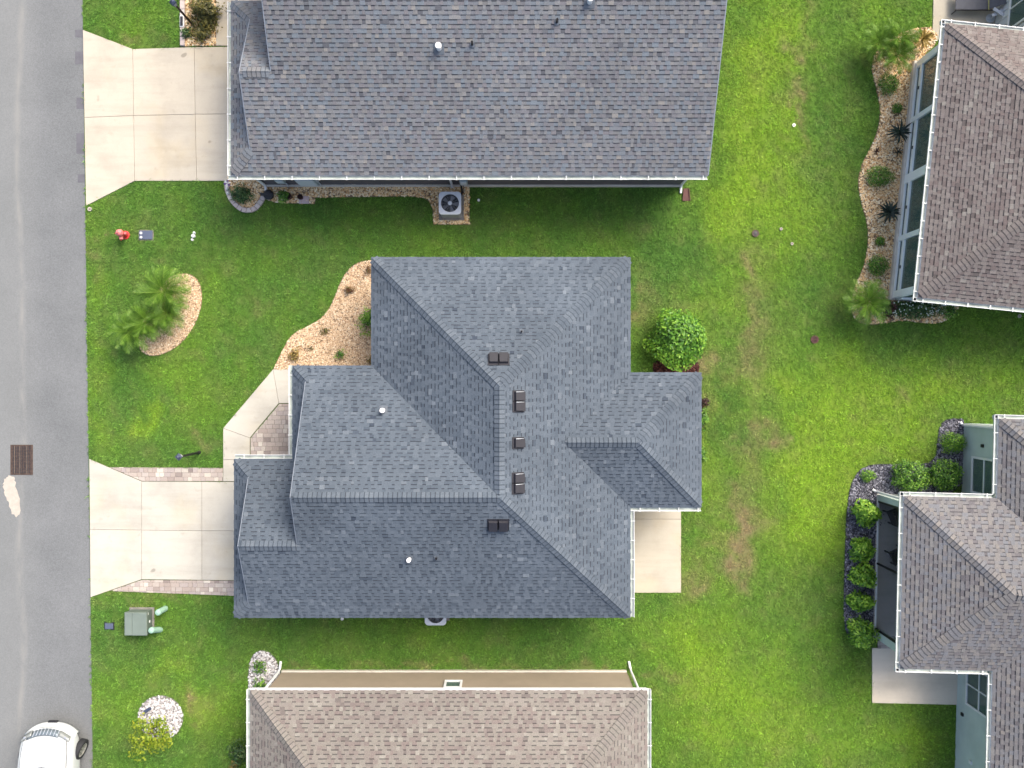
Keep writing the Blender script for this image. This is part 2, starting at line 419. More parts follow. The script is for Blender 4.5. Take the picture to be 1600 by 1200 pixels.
# ------------------------------------------------------------------ ground, road, lawn colour
def road_x(py): return 129.0 + py * 16.0 / 1200.0
g = part('ground', [(-400, -400, -.09), (400, -400, -.09), (400, 400, -.09), (-400, 400, -.09)], [(0, 1, 2, 3)], mat('far_turf', (.07, .13, .025), .95, .3, .6, 20)); tag(g, 'surrounding turf beyond the street', kind='structure')
rv = [P(-75, -700), P(road_x(-700), -700), P(road_x(1900), 1900), P(-60, 1900)]
mb = MB(); mb.prism([p[:2] for p in rv], -.085, -.02)
road = mb.build('road', M['asphalt']); tag(road, 'grey asphalt street along the front lawns', kind='structure')
for (x0, x1, y0, y1) in [(117, 129, 46, 58), (117, 130, 80, 100), (119, 130, 152, 170), (119, 131, 208, 240), (121, 132, 272, 285)]:
    mb = MB(); mb.prism(G([(x0, y0), (x1, y0), (x1 + .5, y1), (x0, y1)]), -.03, -.0165); mb.build('asphalt_patch', M['asphalt_patch'], road)
sp = [(x + random.gauss(0, .02), y + random.gauss(0, .025)) for x, y in smooth_poly(G([(13, 744), (20, 744), (24, 752), (26, 768), (31, 782), (31, 808), (20, 806), (14, 790), (8, 775), (4, 758), (7, 748)]), 2)]
mb = MB(); mb.prism(sp, -.03, -.0155); mb.build('sand_patch', M['sand'], road)

# lawn colour field, in photo pixel coordinates of the ground (turf condition: lush, pale, dry; lush blobs also paint house shade)
def field(seed, n, cut):
    r_ = np.random.default_rng(seed); a = r_.normal(size=(n, n)); f = np.fft.fft2(a)
    k = np.fft.fftfreq(n) * n; kk = np.sqrt(k[:, None] ** 2 + k[None, :] ** 2)
    f *= np.exp(-(kk / cut) ** 2) ; a = np.real(np.fft.ifft2(f)); return (a - a.mean()) / a.std()
FA = field(1, 512, 14); FB = field(2, 512, 45); FC = field(3, 512, 120)
def samp(Fd, px, py, size=2200.0):
    i = (((px + 300) / size) * 512).astype(int) % 512; j = (((py + 500) / size) * 512).astype(int) % 512
    return Fd[i, j]
def gs(px, py, cx, cy, sx, sy): return np.exp(-(((px - cx) / sx) ** 2 + ((py - cy) / sy) ** 2))
DRY = [(1185, 685, 17, 20, .8), (1155, 830, 26, 34, .95), (1150, 880, 20, 22, .5), (1100, 850, 16, 12, .45), (1090, 910, 24, 26, .55), (1175, 905, 12, 12, .5), (1178, 480, 22, 60, .42), (1172, 410, 16, 16, .4),
       (1175, 580, 24, 40, .4), (1060, 470, 26, 14, .25), (1010, 500, 16, 20, .4), (1000, 450, 18, 22, .25), (1105, 560, 14, 20, .6), (1100, 620, 12, 60, .3), (1255, 60, 9, 120, .35), (1252, 180, 9, 80, .3),
       (200, 62, 20, 9, .5), (325, 690, 15, 10, .4), (245, 405, 14, 8, .35), (158, 370, 4, 5, 1.1), (145, 400, 8, 30, .25), (300, 1105, 8, 12, .5), (322, 1110, 26, 22, .3), (1300, 300, 30, 60, .05), (1405, 620, 16, 12, .4), (1330, 640, 14, 8, .3),
       (1165, 760, 20, 60, .3), (1240, 940, 40, 30, .1), (970, 1052, 90, 6, .35), (640, 1046, 240, 5, .4), (220, 928, 100, 4, .25), (400, 480, 14, 10, .25), (470, 420, 10, 10, .15)]
YEL = [(1190, 150, 55, 170, .8), (1150, 330, 40, 70, .5), (1120, 470, 90, 40, .35), (1240, 330, 60, 80, .35), (1290, 820, 70, 120, .75), (1250, 700, 40, 130, .55), (1330, 620, 80, 60, .5), (1490, 610, 120, 40, .45), (1090, 1050, 60, 120, .55), (1180, 1120, 90, 80, .5),
       (1100, 760, 50, 160, .45), (1390, 690, 60, 50, .6), (265, 1050, 30, 16, .5), (320, 1110, 40, 40, .45), (235, 650, 14, 22, .8), (190, 1060, 40, 60, .2), (380, 1080, 20, 60, .3), (1320, 560, 60, 40, .2), (1000, 980, 60, 50, .3), (1400, 1150, 90, 40, .3), (150, 560, 14, 300, .25), (300, 620, 60, 60, .2)]
LUSH_SHADE = [(700, 350, 320, 45, .12), (300, 400, 160, 90, .25), (1345, 380, 50, 140, .25), (1340, 180, 40, 150, .2), (650, 1000, 330, 30, .12), (1450, 540, 120, 30, .15), (1130, 640, 14, 60, .6), (1300, 930, 40, 70, .3), (1220, 860, 40, 80, .2), (220, 1010, 80, 20, .3), (330, 1180, 30, 30, .4), (180, 380, 50, 60, .15), (1230, 480, 60, 70, .25), (1420, 1120, 60, 20, .3), (200, 560, 30, 14, .4), (1000, 330, 60, 60, .15)]  # strips beside the houses carry painted shade on top of lush turf
def lawn_color(px, py):
    wx = px + 9 * samp(FB, px, py) + 4 * samp(FC, px, py); wy = py + 9 * samp(FB, py + 311, px + 77) + 4 * samp(FC, py + 99, px)
    y = .11 + .19 * np.clip((px - 1020) / 160, 0, 1) + .07 * samp(FA, px, py) + .07 * samp(FB, px + 50, py); d = .02 + .06 * np.clip(samp(FB, px + 500, py + 250), 0, 3) * .7 + .07 * np.clip(samp(FC, px, py), 0, 3)
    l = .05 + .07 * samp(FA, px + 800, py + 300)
    for cx, cy, sx, sy, a in DRY: d = d + a * gs(wx, wy, cx, cy, sx * 1.1, sy * 1.1) * (1 + .25 * samp(FC, px, py + 40))
    for cx, cy, sx, sy, a in YEL: y = y + a * gs(wx, wy, cx, cy, sx, sy)
    for cx, cy, sx, sy, a in LUSH_SHADE: l = l + a * gs(wx, wy, cx, cy, sx, sy)
    # mower passes on the back lawn (alternate lean of the blades)
    st = np.sin((px - 1200 + .03 * py) / 19.0) * np.clip((px - 1080) / 100, 0, 1)
    y = y + .07 * st
    base = np.array([.106, .245, .038]); yel = np.array([.242, .415, .034]); lus_shade = np.array([.068, .176, .036]); dry = np.array([.33, .26, .14])
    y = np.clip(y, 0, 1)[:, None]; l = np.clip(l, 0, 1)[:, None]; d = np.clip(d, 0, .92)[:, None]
    c = base * (1 - y) + yel * y; c = c * (1 - l) + lus_shade * l; c = c * (1 - d) + dry * d
    return c
nx, ny = 250, 210
gx = np.linspace(0, 1, nx); gy = np.linspace(-320, 1520, ny)
PX = np.array([[road_x(yy) + t_ * (1960 - road_x(yy)) for t_ in gx] for yy in gy]); PY = np.repeat(gy[:, None], nx, 1)
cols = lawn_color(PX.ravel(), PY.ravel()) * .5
lv = [P(a, b, 0) for a, b in zip(PX.ravel(), PY.ravel())]
lf = [(j * nx + i, (j + 1) * nx + i, (j + 1) * nx + i + 1, j * nx + i + 1) for j in range(ny - 1) for i in range(nx - 1)]
lawnm, t, b = nodes('lawn_thatch')
a = N(t, 'ShaderNodeAttribute', attribute_name='turf'); p_ = pos_node(t); n_ = noise(t, 38, p_, 4, .75)
r_ = ramp(t, [(.25, (.45, .45, .45)), (.75, (1.35, 1.35, 1.35))]); t.links.new(n_.outputs[0], r_.inputs[0])
t.links.new(mixc(t, 1.0, a.outputs['Color'], r_.outputs[0], 'MULTIPLY'), b.inputs['Base Color']); b.inputs['Roughness'].default_value = .95; b.inputs['Specular IOR Level'].default_value = .1
lawn = part('lawn', lv, lf, lawnm, attrs={'turf': ('FLOAT_COLOR', np.c_[cols, np.ones(len(cols))])})
tag(lawn, 'mown green lawn running between the houses', kind='structure')
EX = []          # ground areas (world xy polygons) without grass

# ------------------------------------------------------------------ paving
def slabs(name, label, polys, m, top=.035, joint=.0055, base=-.06):
    """each slab a bevelled child on a dark bedding sheet"""
    root = None
    allp = [G(p) for p in polys]
    mb = MB()
    for p in allp: mb.prism(p, base, top - .022)
    root = mb.build(name, M['joint']); tag(root, label, kind='structure')
    for p in allp:
        mb = MB(); mb.prism(offset(p, -joint), base + .01, top, .004); mb.build('concrete_slab', m, root)
        EX.append(offset(p, .002))
    return root
slabs('driveway', 'cream concrete driveway of the upper grey roofed house', [
    [(130, 47), (208, 77), (209.5, 181), (132.5, 184)], [(132.5, 184), (209.5, 181), (211, 283), (135, 322)],
    [(208, 77), (304, 74), (305.5, 179), (209.5, 181)], [(209.5, 181), (305.5, 179), (308, 283), (211, 283)],
    [(304, 74), (409, 73), (409, 178), (305.5, 179)], [(305.5, 179), (409, 178), (409, 283), (308, 283)]], M['conc_warm'])
slabs('driveway', 'pale concrete driveway of the blue grey house bordered by pavers', [
    [(140, 717), (222, 752), (222, 828), (141, 827)], [(141, 827), (222, 828), (222, 905), (142, 933)],
    [(222, 752), (316, 752.5), (316, 829), (222, 828)], [(222, 828), (316, 829), (316, 906), (222, 905)],
    [(316, 752.5), (420, 753), (420, 829.5), (316, 829)], [(316, 829), (420, 829.5), (420, 907), (316, 906)]], M['conc'])
slabs('walkway', 'pale angled concrete walk from driveway to the front entry', [
    [(349, 718), (366, 718), (391, 717.5), (391, 684), (349, 669)], [(349, 669), (391, 684), (436, 630), (427, 577)], [(427, 577), (436, 630), (470, 630), (470, 577)], [(349, 718), (349, 752), (380, 752), (380, 718)]], M['conc'])
slabs('walkway', 'narrow cream concrete walk beside the croton bed', [[(338, -60), (420, -60), (420, 72), (338, 72)]], M['conc_warm'])
slabs('patio', 'cream concrete patio behind the blue grey house', [[(965, 760), (1064, 760), (1064, 811), (965, 811)], [(965, 811), (1064, 811), (1064, 926), (965, 926)]], M['conc_patio'])
slabs('patio', 'grey patio slab beside the sage green house', [[(1362, 1012), (1500, 1012), (1500, 1101), (1362, 1098)]], M['conc_side_patio'])
slabs('patio', 'tan patio under the dark lounge chair', [[(1461, -130), (1700, -130), (1700, 90), (1440, 60), (1456, 60)]], M['conc_patio'])

def pavers(name, label, areas, ang, step, ln):
    """areas convex px polygons; courses along px direction"""
    polys = [ccw(G(a_)) for a_ in areas]
    mb = MB()
    for p in polys: mb.prism(p, -.05, .018); EX.append(offset(p, .01))
    root = mb.build(name, M['joint']); tag(root, label, kind='structure')
    ca, sa = math.cos(ang), math.sin(ang)
    ref = polys[0][0]
    for p in polys:
        loc = [((x - ref[0]) * ca + (y - ref[1]) * sa, -(x - ref[0]) * sa + (y - ref[1]) * ca) for x, y in p]
        us = [q[0] for q in loc]; vs = [q[1] for q in loc]
        v = min(vs); 
        while v < max(vs) - .02:
            u = min(us) - random.random() * ln[1]
            while u < max(us):
                w = random.choice(ln)
                c = clip([(u + .003, v + .003), (u + w - .003, v + .003), (u + w - .003, v + step - .003), (u + .003, v + step - .003)], loc)
                if len(c) >= 3 and area(c) > .002:
                    mb = MB(); mb.prism([(ref[0] + x * ca - y * sa, ref[1] + x * sa + y * ca) for x, y in c], 0, .037 + random.uniform(-.003, .004), .004 if area(c) > .012 else 0)
                    o = part('paver', mb.v, mb.f, M['paver'], root, attrs={'tint': ('FLOAT', [min(1, max(0, random.betavariate(1.6, 2.0)))] * len(mb.v))})
                u += w
            v += step
    return root
pavers('paver_border', 'tumbled pinkish pavers along the upper edge of the driveway', [[(172, 730), (348.5, 731), (348.5, 751.5), (223, 751.5)]], R(-.3), .147, (.15, .15, .23, .23, .3))
pavers('paver_border', 'tumbled pinkish pavers along the lower edge of the driveway', [[(172, 923), (222, 906), (420, 907.5), (420, 932), (364, 930.5)]], R(-.6), .147, (.15, .15, .23, .23, .3))
pavers('entry_pavers', 'pinkish paver floor of the front entry', [[(437, 631), (475, 631), (475, 725), (392, 725), (392, 684.5)]], 0, .15, (.15, .15, .23, .23, .3))
pavers('step_pavers', 'small brick step beside the screened lanai', [[(1371, 1001), (1392, 1001), (1392, 1013), (1371, 1013)]], 0, .10, (.2, .2))

# ------------------------------------------------------------------ roofs
E = 2.45
def frame(piece, eave):
    a, b_ = Vector(eave[0]), Vector(eave[1])
    u = (b_ - a).normalized()
    n = Vector((0, 0, 0))
    p = [Vector(q) for q in piece]
    for i in range(len(p)): n += p[i].cross(p[(i + 1) % len(p)])
    n.normalize()
    if n.z < 0: n = -n
    v = n.cross(u)
    if v.z < 0: u = -u; v = n.cross(u)
    return a, u, v, n
def in_view(w, marg=230):
    k = F / (H - w[2]); x = 800 + w[0] * k; y = 600 - w[1] * k
    return -marg < x < 1600 + marg and -marg < y < 1200 + marg
WID = [.085, .105, .125, .15, .185]
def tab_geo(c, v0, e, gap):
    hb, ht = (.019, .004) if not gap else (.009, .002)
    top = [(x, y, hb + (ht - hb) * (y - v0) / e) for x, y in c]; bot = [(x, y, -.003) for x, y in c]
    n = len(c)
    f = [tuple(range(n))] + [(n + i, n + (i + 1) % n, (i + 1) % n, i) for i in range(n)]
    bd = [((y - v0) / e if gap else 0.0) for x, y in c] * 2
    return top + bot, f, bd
def shingle_roof(root, faces, m, seed, expo=.123, sg=.155):
    """faces: list of (pieces, eave). Returns the roof part with the shingles below it"""
    rs = random.Random(seed)
    dv, df = [], []
    for pieces, eave in faces:
        for pc in pieces:
            a, u, v, n = frame(pc, eave); k = len(dv)
            dv += [tuple(Vector(q) - n * .006) for q in pc]; df.append(tuple(range(k, k + len(pc))))
    roof = part('roof', dv, df, M['drip'], root)
    V, Fc, T, B = [], [], [], []
    cand = []
    for pieces, eave in faces:
        fr = [frame(pc, eave) for pc in pieces]
        a, u, v, n = fr[0]
        uv = [ccw([((Vector(q) - a).dot(u), (Vector(q) - a).dot(v)) for q in pc]) for pc in pieces]
        bb = [(min(q[0] for q in p), max(q[0] for q in p), min(q[1] for q in p), max(q[1] for q in p)) for p in uv]
        u0 = min(q[0] for q in bb); u1 = max(q[1] for q in bb); v1 = max(q[3] for q in bb)
        k = 0
        while k * expo < v1:
            w0 = k * expo; x = u0 - rs.random() * .3; gap = rs.random() < .5; dr = 0.0
            while x < u1:
                wd = rs.choice(WID); 
                dr += rs.gauss(0, .45 * sg); dr *= .62
                tint = min(1, max(0, (.58 if not gap else .47) + dr + rs.gauss(0, .95 * sg)))
                rect = [(x, w0), (x + wd, w0), (x + wd, w0 + expo), (x, w0 + expo)]
                cw = a + u * (x + wd / 2) + v * w0
                if in_view(cw):
                    for p, q in zip(uv, bb):
                        if x > q[1] or x + wd < q[0] or w0 > q[3] or w0 + expo < q[2]: continue
                        c = clip(rect, p)
                        if len(c) < 3 or area(c) < 1e-4: continue
                        full = abs(area(c) - wd * expo) < 1e-6
                        if full and wd >= .15 and not gap and in_view(cw, -6): cand.append((wd * (F / (H - cw.z)) ** 2 , a, u, v, n, x, w0, wd, tint)); break
                        tv, tf, bd = tab_geo(c, w0, expo, gap)
                        o_ = len(V)
                        V += [tuple(a + u * s[0] + v * s[1] + n * s[2]) for s in tv]; Fc += [tuple(i + o_ for i in g_) for g_ in tf]
                        T += [tint] * len(tv); B += bd
                        if full: break
                x += wd; gap = (not gap) if rs.random() < .9 else gap
            k += 1
    cand.sort(key=lambda c: -c[0])
    # spread the largest over the roof: the 300 widest stand as single shingles, the rest join the mass
    keep = cand[:300]; rest = cand[300:]
    meshes = {}
    for sz, a, u, v, n, x, w0, wd, tint in keep:
        key = (wd, round(tint * 8))
        if key not in meshes:
            tv, tf, bd = tab_geo([(0, 0), (wd, 0), (wd, expo), (0, expo)], 0, expo, False)
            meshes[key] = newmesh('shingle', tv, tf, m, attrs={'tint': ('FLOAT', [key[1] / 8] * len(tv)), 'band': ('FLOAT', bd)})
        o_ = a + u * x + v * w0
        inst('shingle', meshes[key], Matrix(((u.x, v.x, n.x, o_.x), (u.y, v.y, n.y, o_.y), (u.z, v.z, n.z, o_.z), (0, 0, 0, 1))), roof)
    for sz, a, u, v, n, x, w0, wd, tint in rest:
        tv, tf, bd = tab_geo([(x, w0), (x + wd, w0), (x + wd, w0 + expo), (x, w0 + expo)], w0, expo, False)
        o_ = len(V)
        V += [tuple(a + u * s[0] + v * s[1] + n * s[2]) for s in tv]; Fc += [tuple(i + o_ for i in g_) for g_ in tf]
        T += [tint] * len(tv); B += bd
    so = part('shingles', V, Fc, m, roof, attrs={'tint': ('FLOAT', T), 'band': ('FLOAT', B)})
    so['kind'] = 'stuff'
    return roof
def ridge_caps(roof, lo, hi, n1, n2, m, seed, spacing=.135, w=.165, clip_view=True):
    lo = Vector(lo); hi = Vector(hi); d = (hi - lo); L = d.length; d.normalize()
    up = (Vector(n1) + Vector(n2)).normalized()
    ts = []
    for n in (n1, n2):
        t_ = Vector(n).cross(d).normalized()
        if t_.z > 0: t_ = -t_
        ts.append(t_)
    if abs(ts[0].dot(ts[1]) - 1) < .01: ts[1] = -ts[0]
    ln = .26
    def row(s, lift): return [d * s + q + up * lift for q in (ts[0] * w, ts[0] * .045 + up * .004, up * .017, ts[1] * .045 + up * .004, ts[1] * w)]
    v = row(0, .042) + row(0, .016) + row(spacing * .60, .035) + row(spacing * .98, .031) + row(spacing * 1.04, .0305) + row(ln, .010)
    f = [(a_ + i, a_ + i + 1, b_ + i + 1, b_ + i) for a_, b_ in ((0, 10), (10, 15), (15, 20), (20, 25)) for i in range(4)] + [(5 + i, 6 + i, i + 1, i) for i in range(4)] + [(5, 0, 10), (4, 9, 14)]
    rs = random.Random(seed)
    ms = [newmesh('ridge_cap', v, f, m, attrs={'tint': ('FLOAT', [tt] * 30), 'band': ('FLOAT', [0] * 5 + [1] * 5 + [.58] * 5 + [.84] * 5 + [0] * 10)}) for tt in (.45, .55, .65, .74, .84)]  # dark band paints the overlapping cap's shadow line into the colour
    k = 0; lo = lo + d * .10; L -= .10
    while k * spacing < L - .16:
        p = lo + d * (k * spacing)
        if in_view(p, 30): inst('ridge_cap', rs.choice(ms), Matrix.Translation(p), roof)
        k += 1
def gutter(root, p0, p1, out, hang=.62, drop=.0):
    """open trough along an eave from p0 to p1 (xy), out = outward unit vector"""
    a = Vector((*p0, 0)); d = Vector((*p1, 0)) - a; L = d.length; d.normalize(); o_ = Vector((*out, 0))
    prof = [(.004, 0), (.004, -.12), (.095, -.12), (.128, -.035), (.128, .004), (.108, .004), (.108, -.012), (.090, -.10), (.014, -.10), (.014, 0)]
    z = E - .02
    v = []
    for s in (0, L): v += [tuple(a + d * s + o_ * x + Vector((0, 0, z + y))) for x, y in prof]
    n = len(prof)
    gt = part('gutter', v, [(i, (i + 1) % n, n + (i + 1) % n, n + i) for i in range(n)] + [tuple(range(n)), tuple(reversed(range(n, 2 * n)))], M['gutter'], root)
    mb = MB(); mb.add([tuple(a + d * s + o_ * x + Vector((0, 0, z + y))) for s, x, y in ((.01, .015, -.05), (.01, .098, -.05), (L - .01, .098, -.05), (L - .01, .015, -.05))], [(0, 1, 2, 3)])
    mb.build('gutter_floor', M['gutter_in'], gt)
    s = .3
    Tm = lambda x, y, zz: tuple(a + d * x + o_ * y + Vector((0, 0, zz)))
    while s < L:
        if in_view(a + d * s, 20):
            mb = MB(); mb.box(s - .014, s + .014, -.01, .145, z + .001, z + .012, Tm); mb.build('gutter_hanger', M['gutter'], gt)
        s += hang
    return gt
def downspout(root, x, y, kick=(0, 0), top=E - .12, r=.042, eave=None):
    mb = MB()
    pts = []
    if eave: pts += [(eave[0], eave[1], top + .02), (eave[0], eave[1], top - .06)]
    pts += [(x, y, top - .28 if eave else top), (x, y, .22), (x + kick[0] * .3, y + kick[1] * .3, .09), (x + kick[0], y + kick[1], .05)]
    mb.tube(pts, r, 8)
    return mb.build('downspout', M['white'], root)
def nrm(pc):
    n = Vector((0, 0, 0)); p = [Vector(q) for q in pc]
    for i in range(len(p)): n += p[i].cross(p[(i + 1) % len(p)])
    n.normalize(); return n if n.z > 0 else -n
def walls(root, outline, m, top=E - .21, lap=0, name='wall'):
    mb = MB(); mb.prism(outline, 0, top); w = mb.build(name, m, root); EX.append(ccw(outline))
    if lap:
        p = ccw(outline); mb = MB()
        for i in range(len(p)):
            a = Vector((*p[i], 0)); b_ = Vector((*p[(i + 1) % len(p)], 0)); d = (b_ - a).normalized(); o_ = Vector((d.y, -d.x, 0))
            z = .15
            while z < top - .02:
                z1 = min(z + lap, top)
                q = [a + o_ * .024, b_ + o_ * .024, b_ + o_ * .003, a + o_ * .003]; zz = [z, z, z1, z1]
                v = [tuple(q[k] + Vector((0, 0, zz[k]))) for k in range(4)] + [tuple(a + o_ * .001 + Vector((0, 0, z))), tuple(b_ + o_ * .001 + Vector((0, 0, z)))]
                mb.add(v, [(0, 1, 2, 3), (4, 5, 1, 0)])
                z = z1
        s = mb.build('siding', m, w)
    return w
def eaves(root, outline, mf, bottom=E - .2, holes=None):
    p = ccw(outline); mb = MB()
    for i in range(len(p)):
        a = Vector((*p[i], 0)); b_ = Vector((*p[(i + 1) % len(p)], 0)); d = (b_ - a).normalized(); o_ = Vector((d.y, -d.x, 0))
        v = [a - o_ * .025, b_ - o_ * .025, b_ - o_ * .001, a - o_ * .001]
        mb.add([tuple(q + Vector((0, 0, E - .2))) for q in v] + [tuple(q + Vector((0, 0, E - .004))) for q in v], [(3, 2, 1, 0), (4, 5, 6, 7), (0, 1, 5, 4), (1, 2, 6, 5), (2, 3, 7, 6), (3, 0, 4, 7)])
    mb.build('fascia', mf, root)
    q = offset(p, -.026)
    part('soffit', [(x, y, E - .195) for x, y in q], [tuple(reversed(range(len(q))))], M['shade'], root)
def vtx(x, y, dz): return (x, y, E + dz)

# ---- blue grey house in the middle
root = thing('house', 'house with slate blue hip roof and box vents in the centre', 'house', (-.4, -1.7, 0))
T2 = 2.0
A_, B_ = vtx(-.36, -.05, T2), vtx(-.36, -3.24, T2)
NW, NE, SE = vtx(-4.36, 3.93, 0), vtx(3.67, 3.93, 0), vtx(3.55, -7.24, 0)
SE = vtx(3.67, -7.24, 0)
V_ = vtx(-4.36, .57, 0); W1 = vtx(-6.33, -3.24, T2); SK = vtx(-6.33, .02, .285); WC = vtx(-6.905 + .12, .57, 0)
WC = vtx(-6.80, .57, 0); SK = vtx(-6.33, .12, .236)
N1, S1, MM = vtx(3.67, .357, 0), vtx(3.67, -3.82, 0), vtx(1.56, -1.757 + .02, 1.055)
BE, BN, BS = vtx(3.76, -1.737, 1.055), vtx(5.87, .357, 0), vtx(5.87, -3.82, 0)
Q = vtx(-.36, -1.737, T2)
G1, G2 = vtx(-6.33, -4.78, 1.23), vtx(-8.08, -4.78, 1.23)
GNW, GSW = vtx(-8.61, -2.32, 0), vtx(-8.61, -7.24, 0)
GNS, GSS = vtx(-8.08, -2.85, .265), vtx(-8.08, -6.71, .265)
GV = vtx(-6.80, -2.32, 0); GV2 = vtx(-6.33, -2.79, .235)
Fn = [NW, NE, A_]; Fw = [NW, V_, B_, A_]
Fe1 = [A_, Q, MM, N1, NE]; Fe2 = [Q, B_, SE, S1, MM]
Fs1 = [SE, B_, W1, vtx(-6.33, -7.24, 0)]; Fs2 = [vtx(-6.33, -7.24, 0), G1, G2, vtx(-8.08, -7.24, 0)]; Fs3 = [vtx(-8.08, -7.24, 0), GSS, GSW]
Fwn = [vtx(-6.33, .57, 0), SK, W1, B_, V_]; Fwn2 = [WC, SK, vtx(-6.33, .57, 0)]; Fsk = [WC, SK, GV2, GV]
Fgn = [vtx(-8.08, -2.32, 0), G2, G1, GV2, GV]; Fgn2 = [GNW, GNS, vtx(-8.08, -2.32, 0)]; Fgs = [GNW, GNS, GSS, GSW]
Fbn = [N1, BN, BE, MM]; Fbs = [S1, BS, BE, MM]; Fbe = [BN, BS, BE]
ms = M['shingle_blue']
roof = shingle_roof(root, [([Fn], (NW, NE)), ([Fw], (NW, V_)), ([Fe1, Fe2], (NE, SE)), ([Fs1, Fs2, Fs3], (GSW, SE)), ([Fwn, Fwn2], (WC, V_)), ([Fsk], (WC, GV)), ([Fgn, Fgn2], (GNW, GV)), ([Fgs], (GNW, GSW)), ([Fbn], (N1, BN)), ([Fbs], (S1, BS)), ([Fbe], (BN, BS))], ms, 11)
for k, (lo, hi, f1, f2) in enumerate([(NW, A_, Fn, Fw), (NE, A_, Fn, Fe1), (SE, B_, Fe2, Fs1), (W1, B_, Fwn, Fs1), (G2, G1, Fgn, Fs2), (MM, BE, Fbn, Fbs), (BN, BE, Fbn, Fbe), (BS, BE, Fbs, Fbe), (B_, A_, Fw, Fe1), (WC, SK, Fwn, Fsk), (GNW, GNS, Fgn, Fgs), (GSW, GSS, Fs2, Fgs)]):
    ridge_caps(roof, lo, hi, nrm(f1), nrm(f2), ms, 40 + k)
out_c = [NW[:2], V_[:2], WC[:2], GV[:2], GNW[:2], GSW[:2], SE[:2], S1[:2], BS[:2], BN[:2], N1[:2], NE[:2]]
eaves(root, out_c, M['drip'])
walls(root, offset(out_c, -.3), M['stucco_cream'])
for (x, ya, yb, yc, za, zb) in [(-6.30, .12, -3.24, -4.78, .236, T2), (-8.05, -2.85, -4.78, -6.71, .265, 1.23)]:
    part('gable_wall', [(x, ya, E - .1), (x, yc, E - .1), (x, yc, E + (1.23 if x > -7 else .26) - .03), (x, yb, E + zb - .03), (x, ya, E + za - .03)], [(0, 1, 2, 3, 4)], M['stucco_cream'], root)
# rake boards on the two gables
for (p0, p1) in [(SK, W1), (W1, G1), (GNS, G2), (G2, GSS)]:
    mb = MB(); a = Vector(p0); b2 = Vector(p1); o_ = Vector((-1, 0, 0))
    v = [a + o_ * .022, b2 + o_ * .022, b2, a]; dn = Vector((0, 0, -.12))
    mb.add([tuple(q) for q in v] + [tuple(q + dn) for q in v], [(0, 1, 2, 3), (7, 6, 5, 4), (0, 4, 5, 1), (1, 5, 6, 2), (2, 6, 7, 3), (3, 7, 4, 0)])
    mb.build('rake_board', M['drip'], root)
gutter(root, (WC[0], .58), (WC[0], -2.32 + .12), (-1, 0)); gutter(root, (GNW[0], -2.32), (WC[0] + .0, -2.32), (0, 1))
gutter(root, (3.67, -3.82), (5.87, -3.82), (0, -1), .6); gutter(root, (3.67, -3.95), (3.67, -7.24), (1, 0), .6)
def roof_z(x, y, pc):
    n = nrm(pc); p = Vector(pc[0]); return p.z - (n.x * (x - p.x) + n.y * (y - p.y)) / n.z
def on_roof(px, py, pc):
    z = E + 1
    for _ in range(12):
        x, y = P2(px, py, z); z = roof_z(x, y, pc)
    return Vector((x, y, z))
def box_vent(root, px, py, pc, ax):
    """low plastic roof vent with a sloping hood; ax = px direction of the pair"""
    c = on_roof(px, py, pc); n = nrm(pc)
    up = (Vector((0, 0, 1)) - n * n.z).normalized(); s = up.cross(n)
    Tm = lambda x, y, z: tuple(c + s * x + up * y + n * z)
    if ax == 0: pass
    mb = MB(); mb.box(-.17, .17, -.19, .19, .012, .03, Tm); v = mb.build('roof_vent', M['vent'], root)
    mb = MB()
    p = [(-.135, -.17, .03), (.135, -.17, .03), (.135, .14, .03), (-.135, .14, .03), (-.125, -.175, .135), (.125, -.175, .135), (.115, .11, .10), (-.115, .11, .10)]
    mb.add([Tm(*q) for q in p], [(4, 5, 6, 7), (0, 1, 5, 4), (1, 2, 6, 5), (2, 3, 7, 6), (3, 0, 4, 7)])
    mb.build('vent_hood', M['vent'], v)
    if abs(up.x) > .5:
        sg = 1 if s.y > 0 else -1
        mb = MB(); mb.box(sg * .118, sg * .134, -.15, .10, .085, .10, Tm); mb.build('vent_highlight', M['ac'], v)  # pale bar added as the sun's highlight on the vent's north edge
for px, py, pc in [(771.5, 562, Fn), (787, 562, Fn), (809.5, 619, Fe1), (809.5, 635, Fe1), (809, 692, Fe1), (808.5, 747, Fe2), (808.5, 763, Fe2), (770.5, 819, Fs1), (786.5, 819, Fs1)]:
    box_vent(root, px, py, pc, 0)
def flue(root, px, py, pc, r=.075, h=.17, m='metal', name='flue_pipe'):
    c = on_roof(px, py, pc); n = nrm(pc)
    mb = MB(); mb.lathe((c.x, c.y, c.z - .08), [(r, 0), (r, h + .08), (r * 1.2, h + .08), (r * 1.2, h + .16), (.005, h + .165)] if m == 'metal' else [(r, 0), (r, h), (r * .75, h), (r * .75, h - .05)], 14)
    f = mb.build(name, M['white' if m == 'metal' else m], root)
    up = (Vector((0, 0, 1)) - n * n.z).normalized(); s = up.cross(n)
    mb = MB(); mb.box(-r * 2, r * 2, -r * 2.2, r * 2, .018, .026, lambda x, y, z: tuple(c + s * x + up * y + n * z)); mb.build('pipe_flashing', M['flashing'], f)
flue(root, 599, 641, Fwn, .062); flue(root, 640, 873, Fs1, .055); flue(root, 815, 518, Fn, .028, .22, 'black', 'vent_pipe'); flue(root, 682, 872, Fs1, .035, .22, 'black', 'vent_pipe')

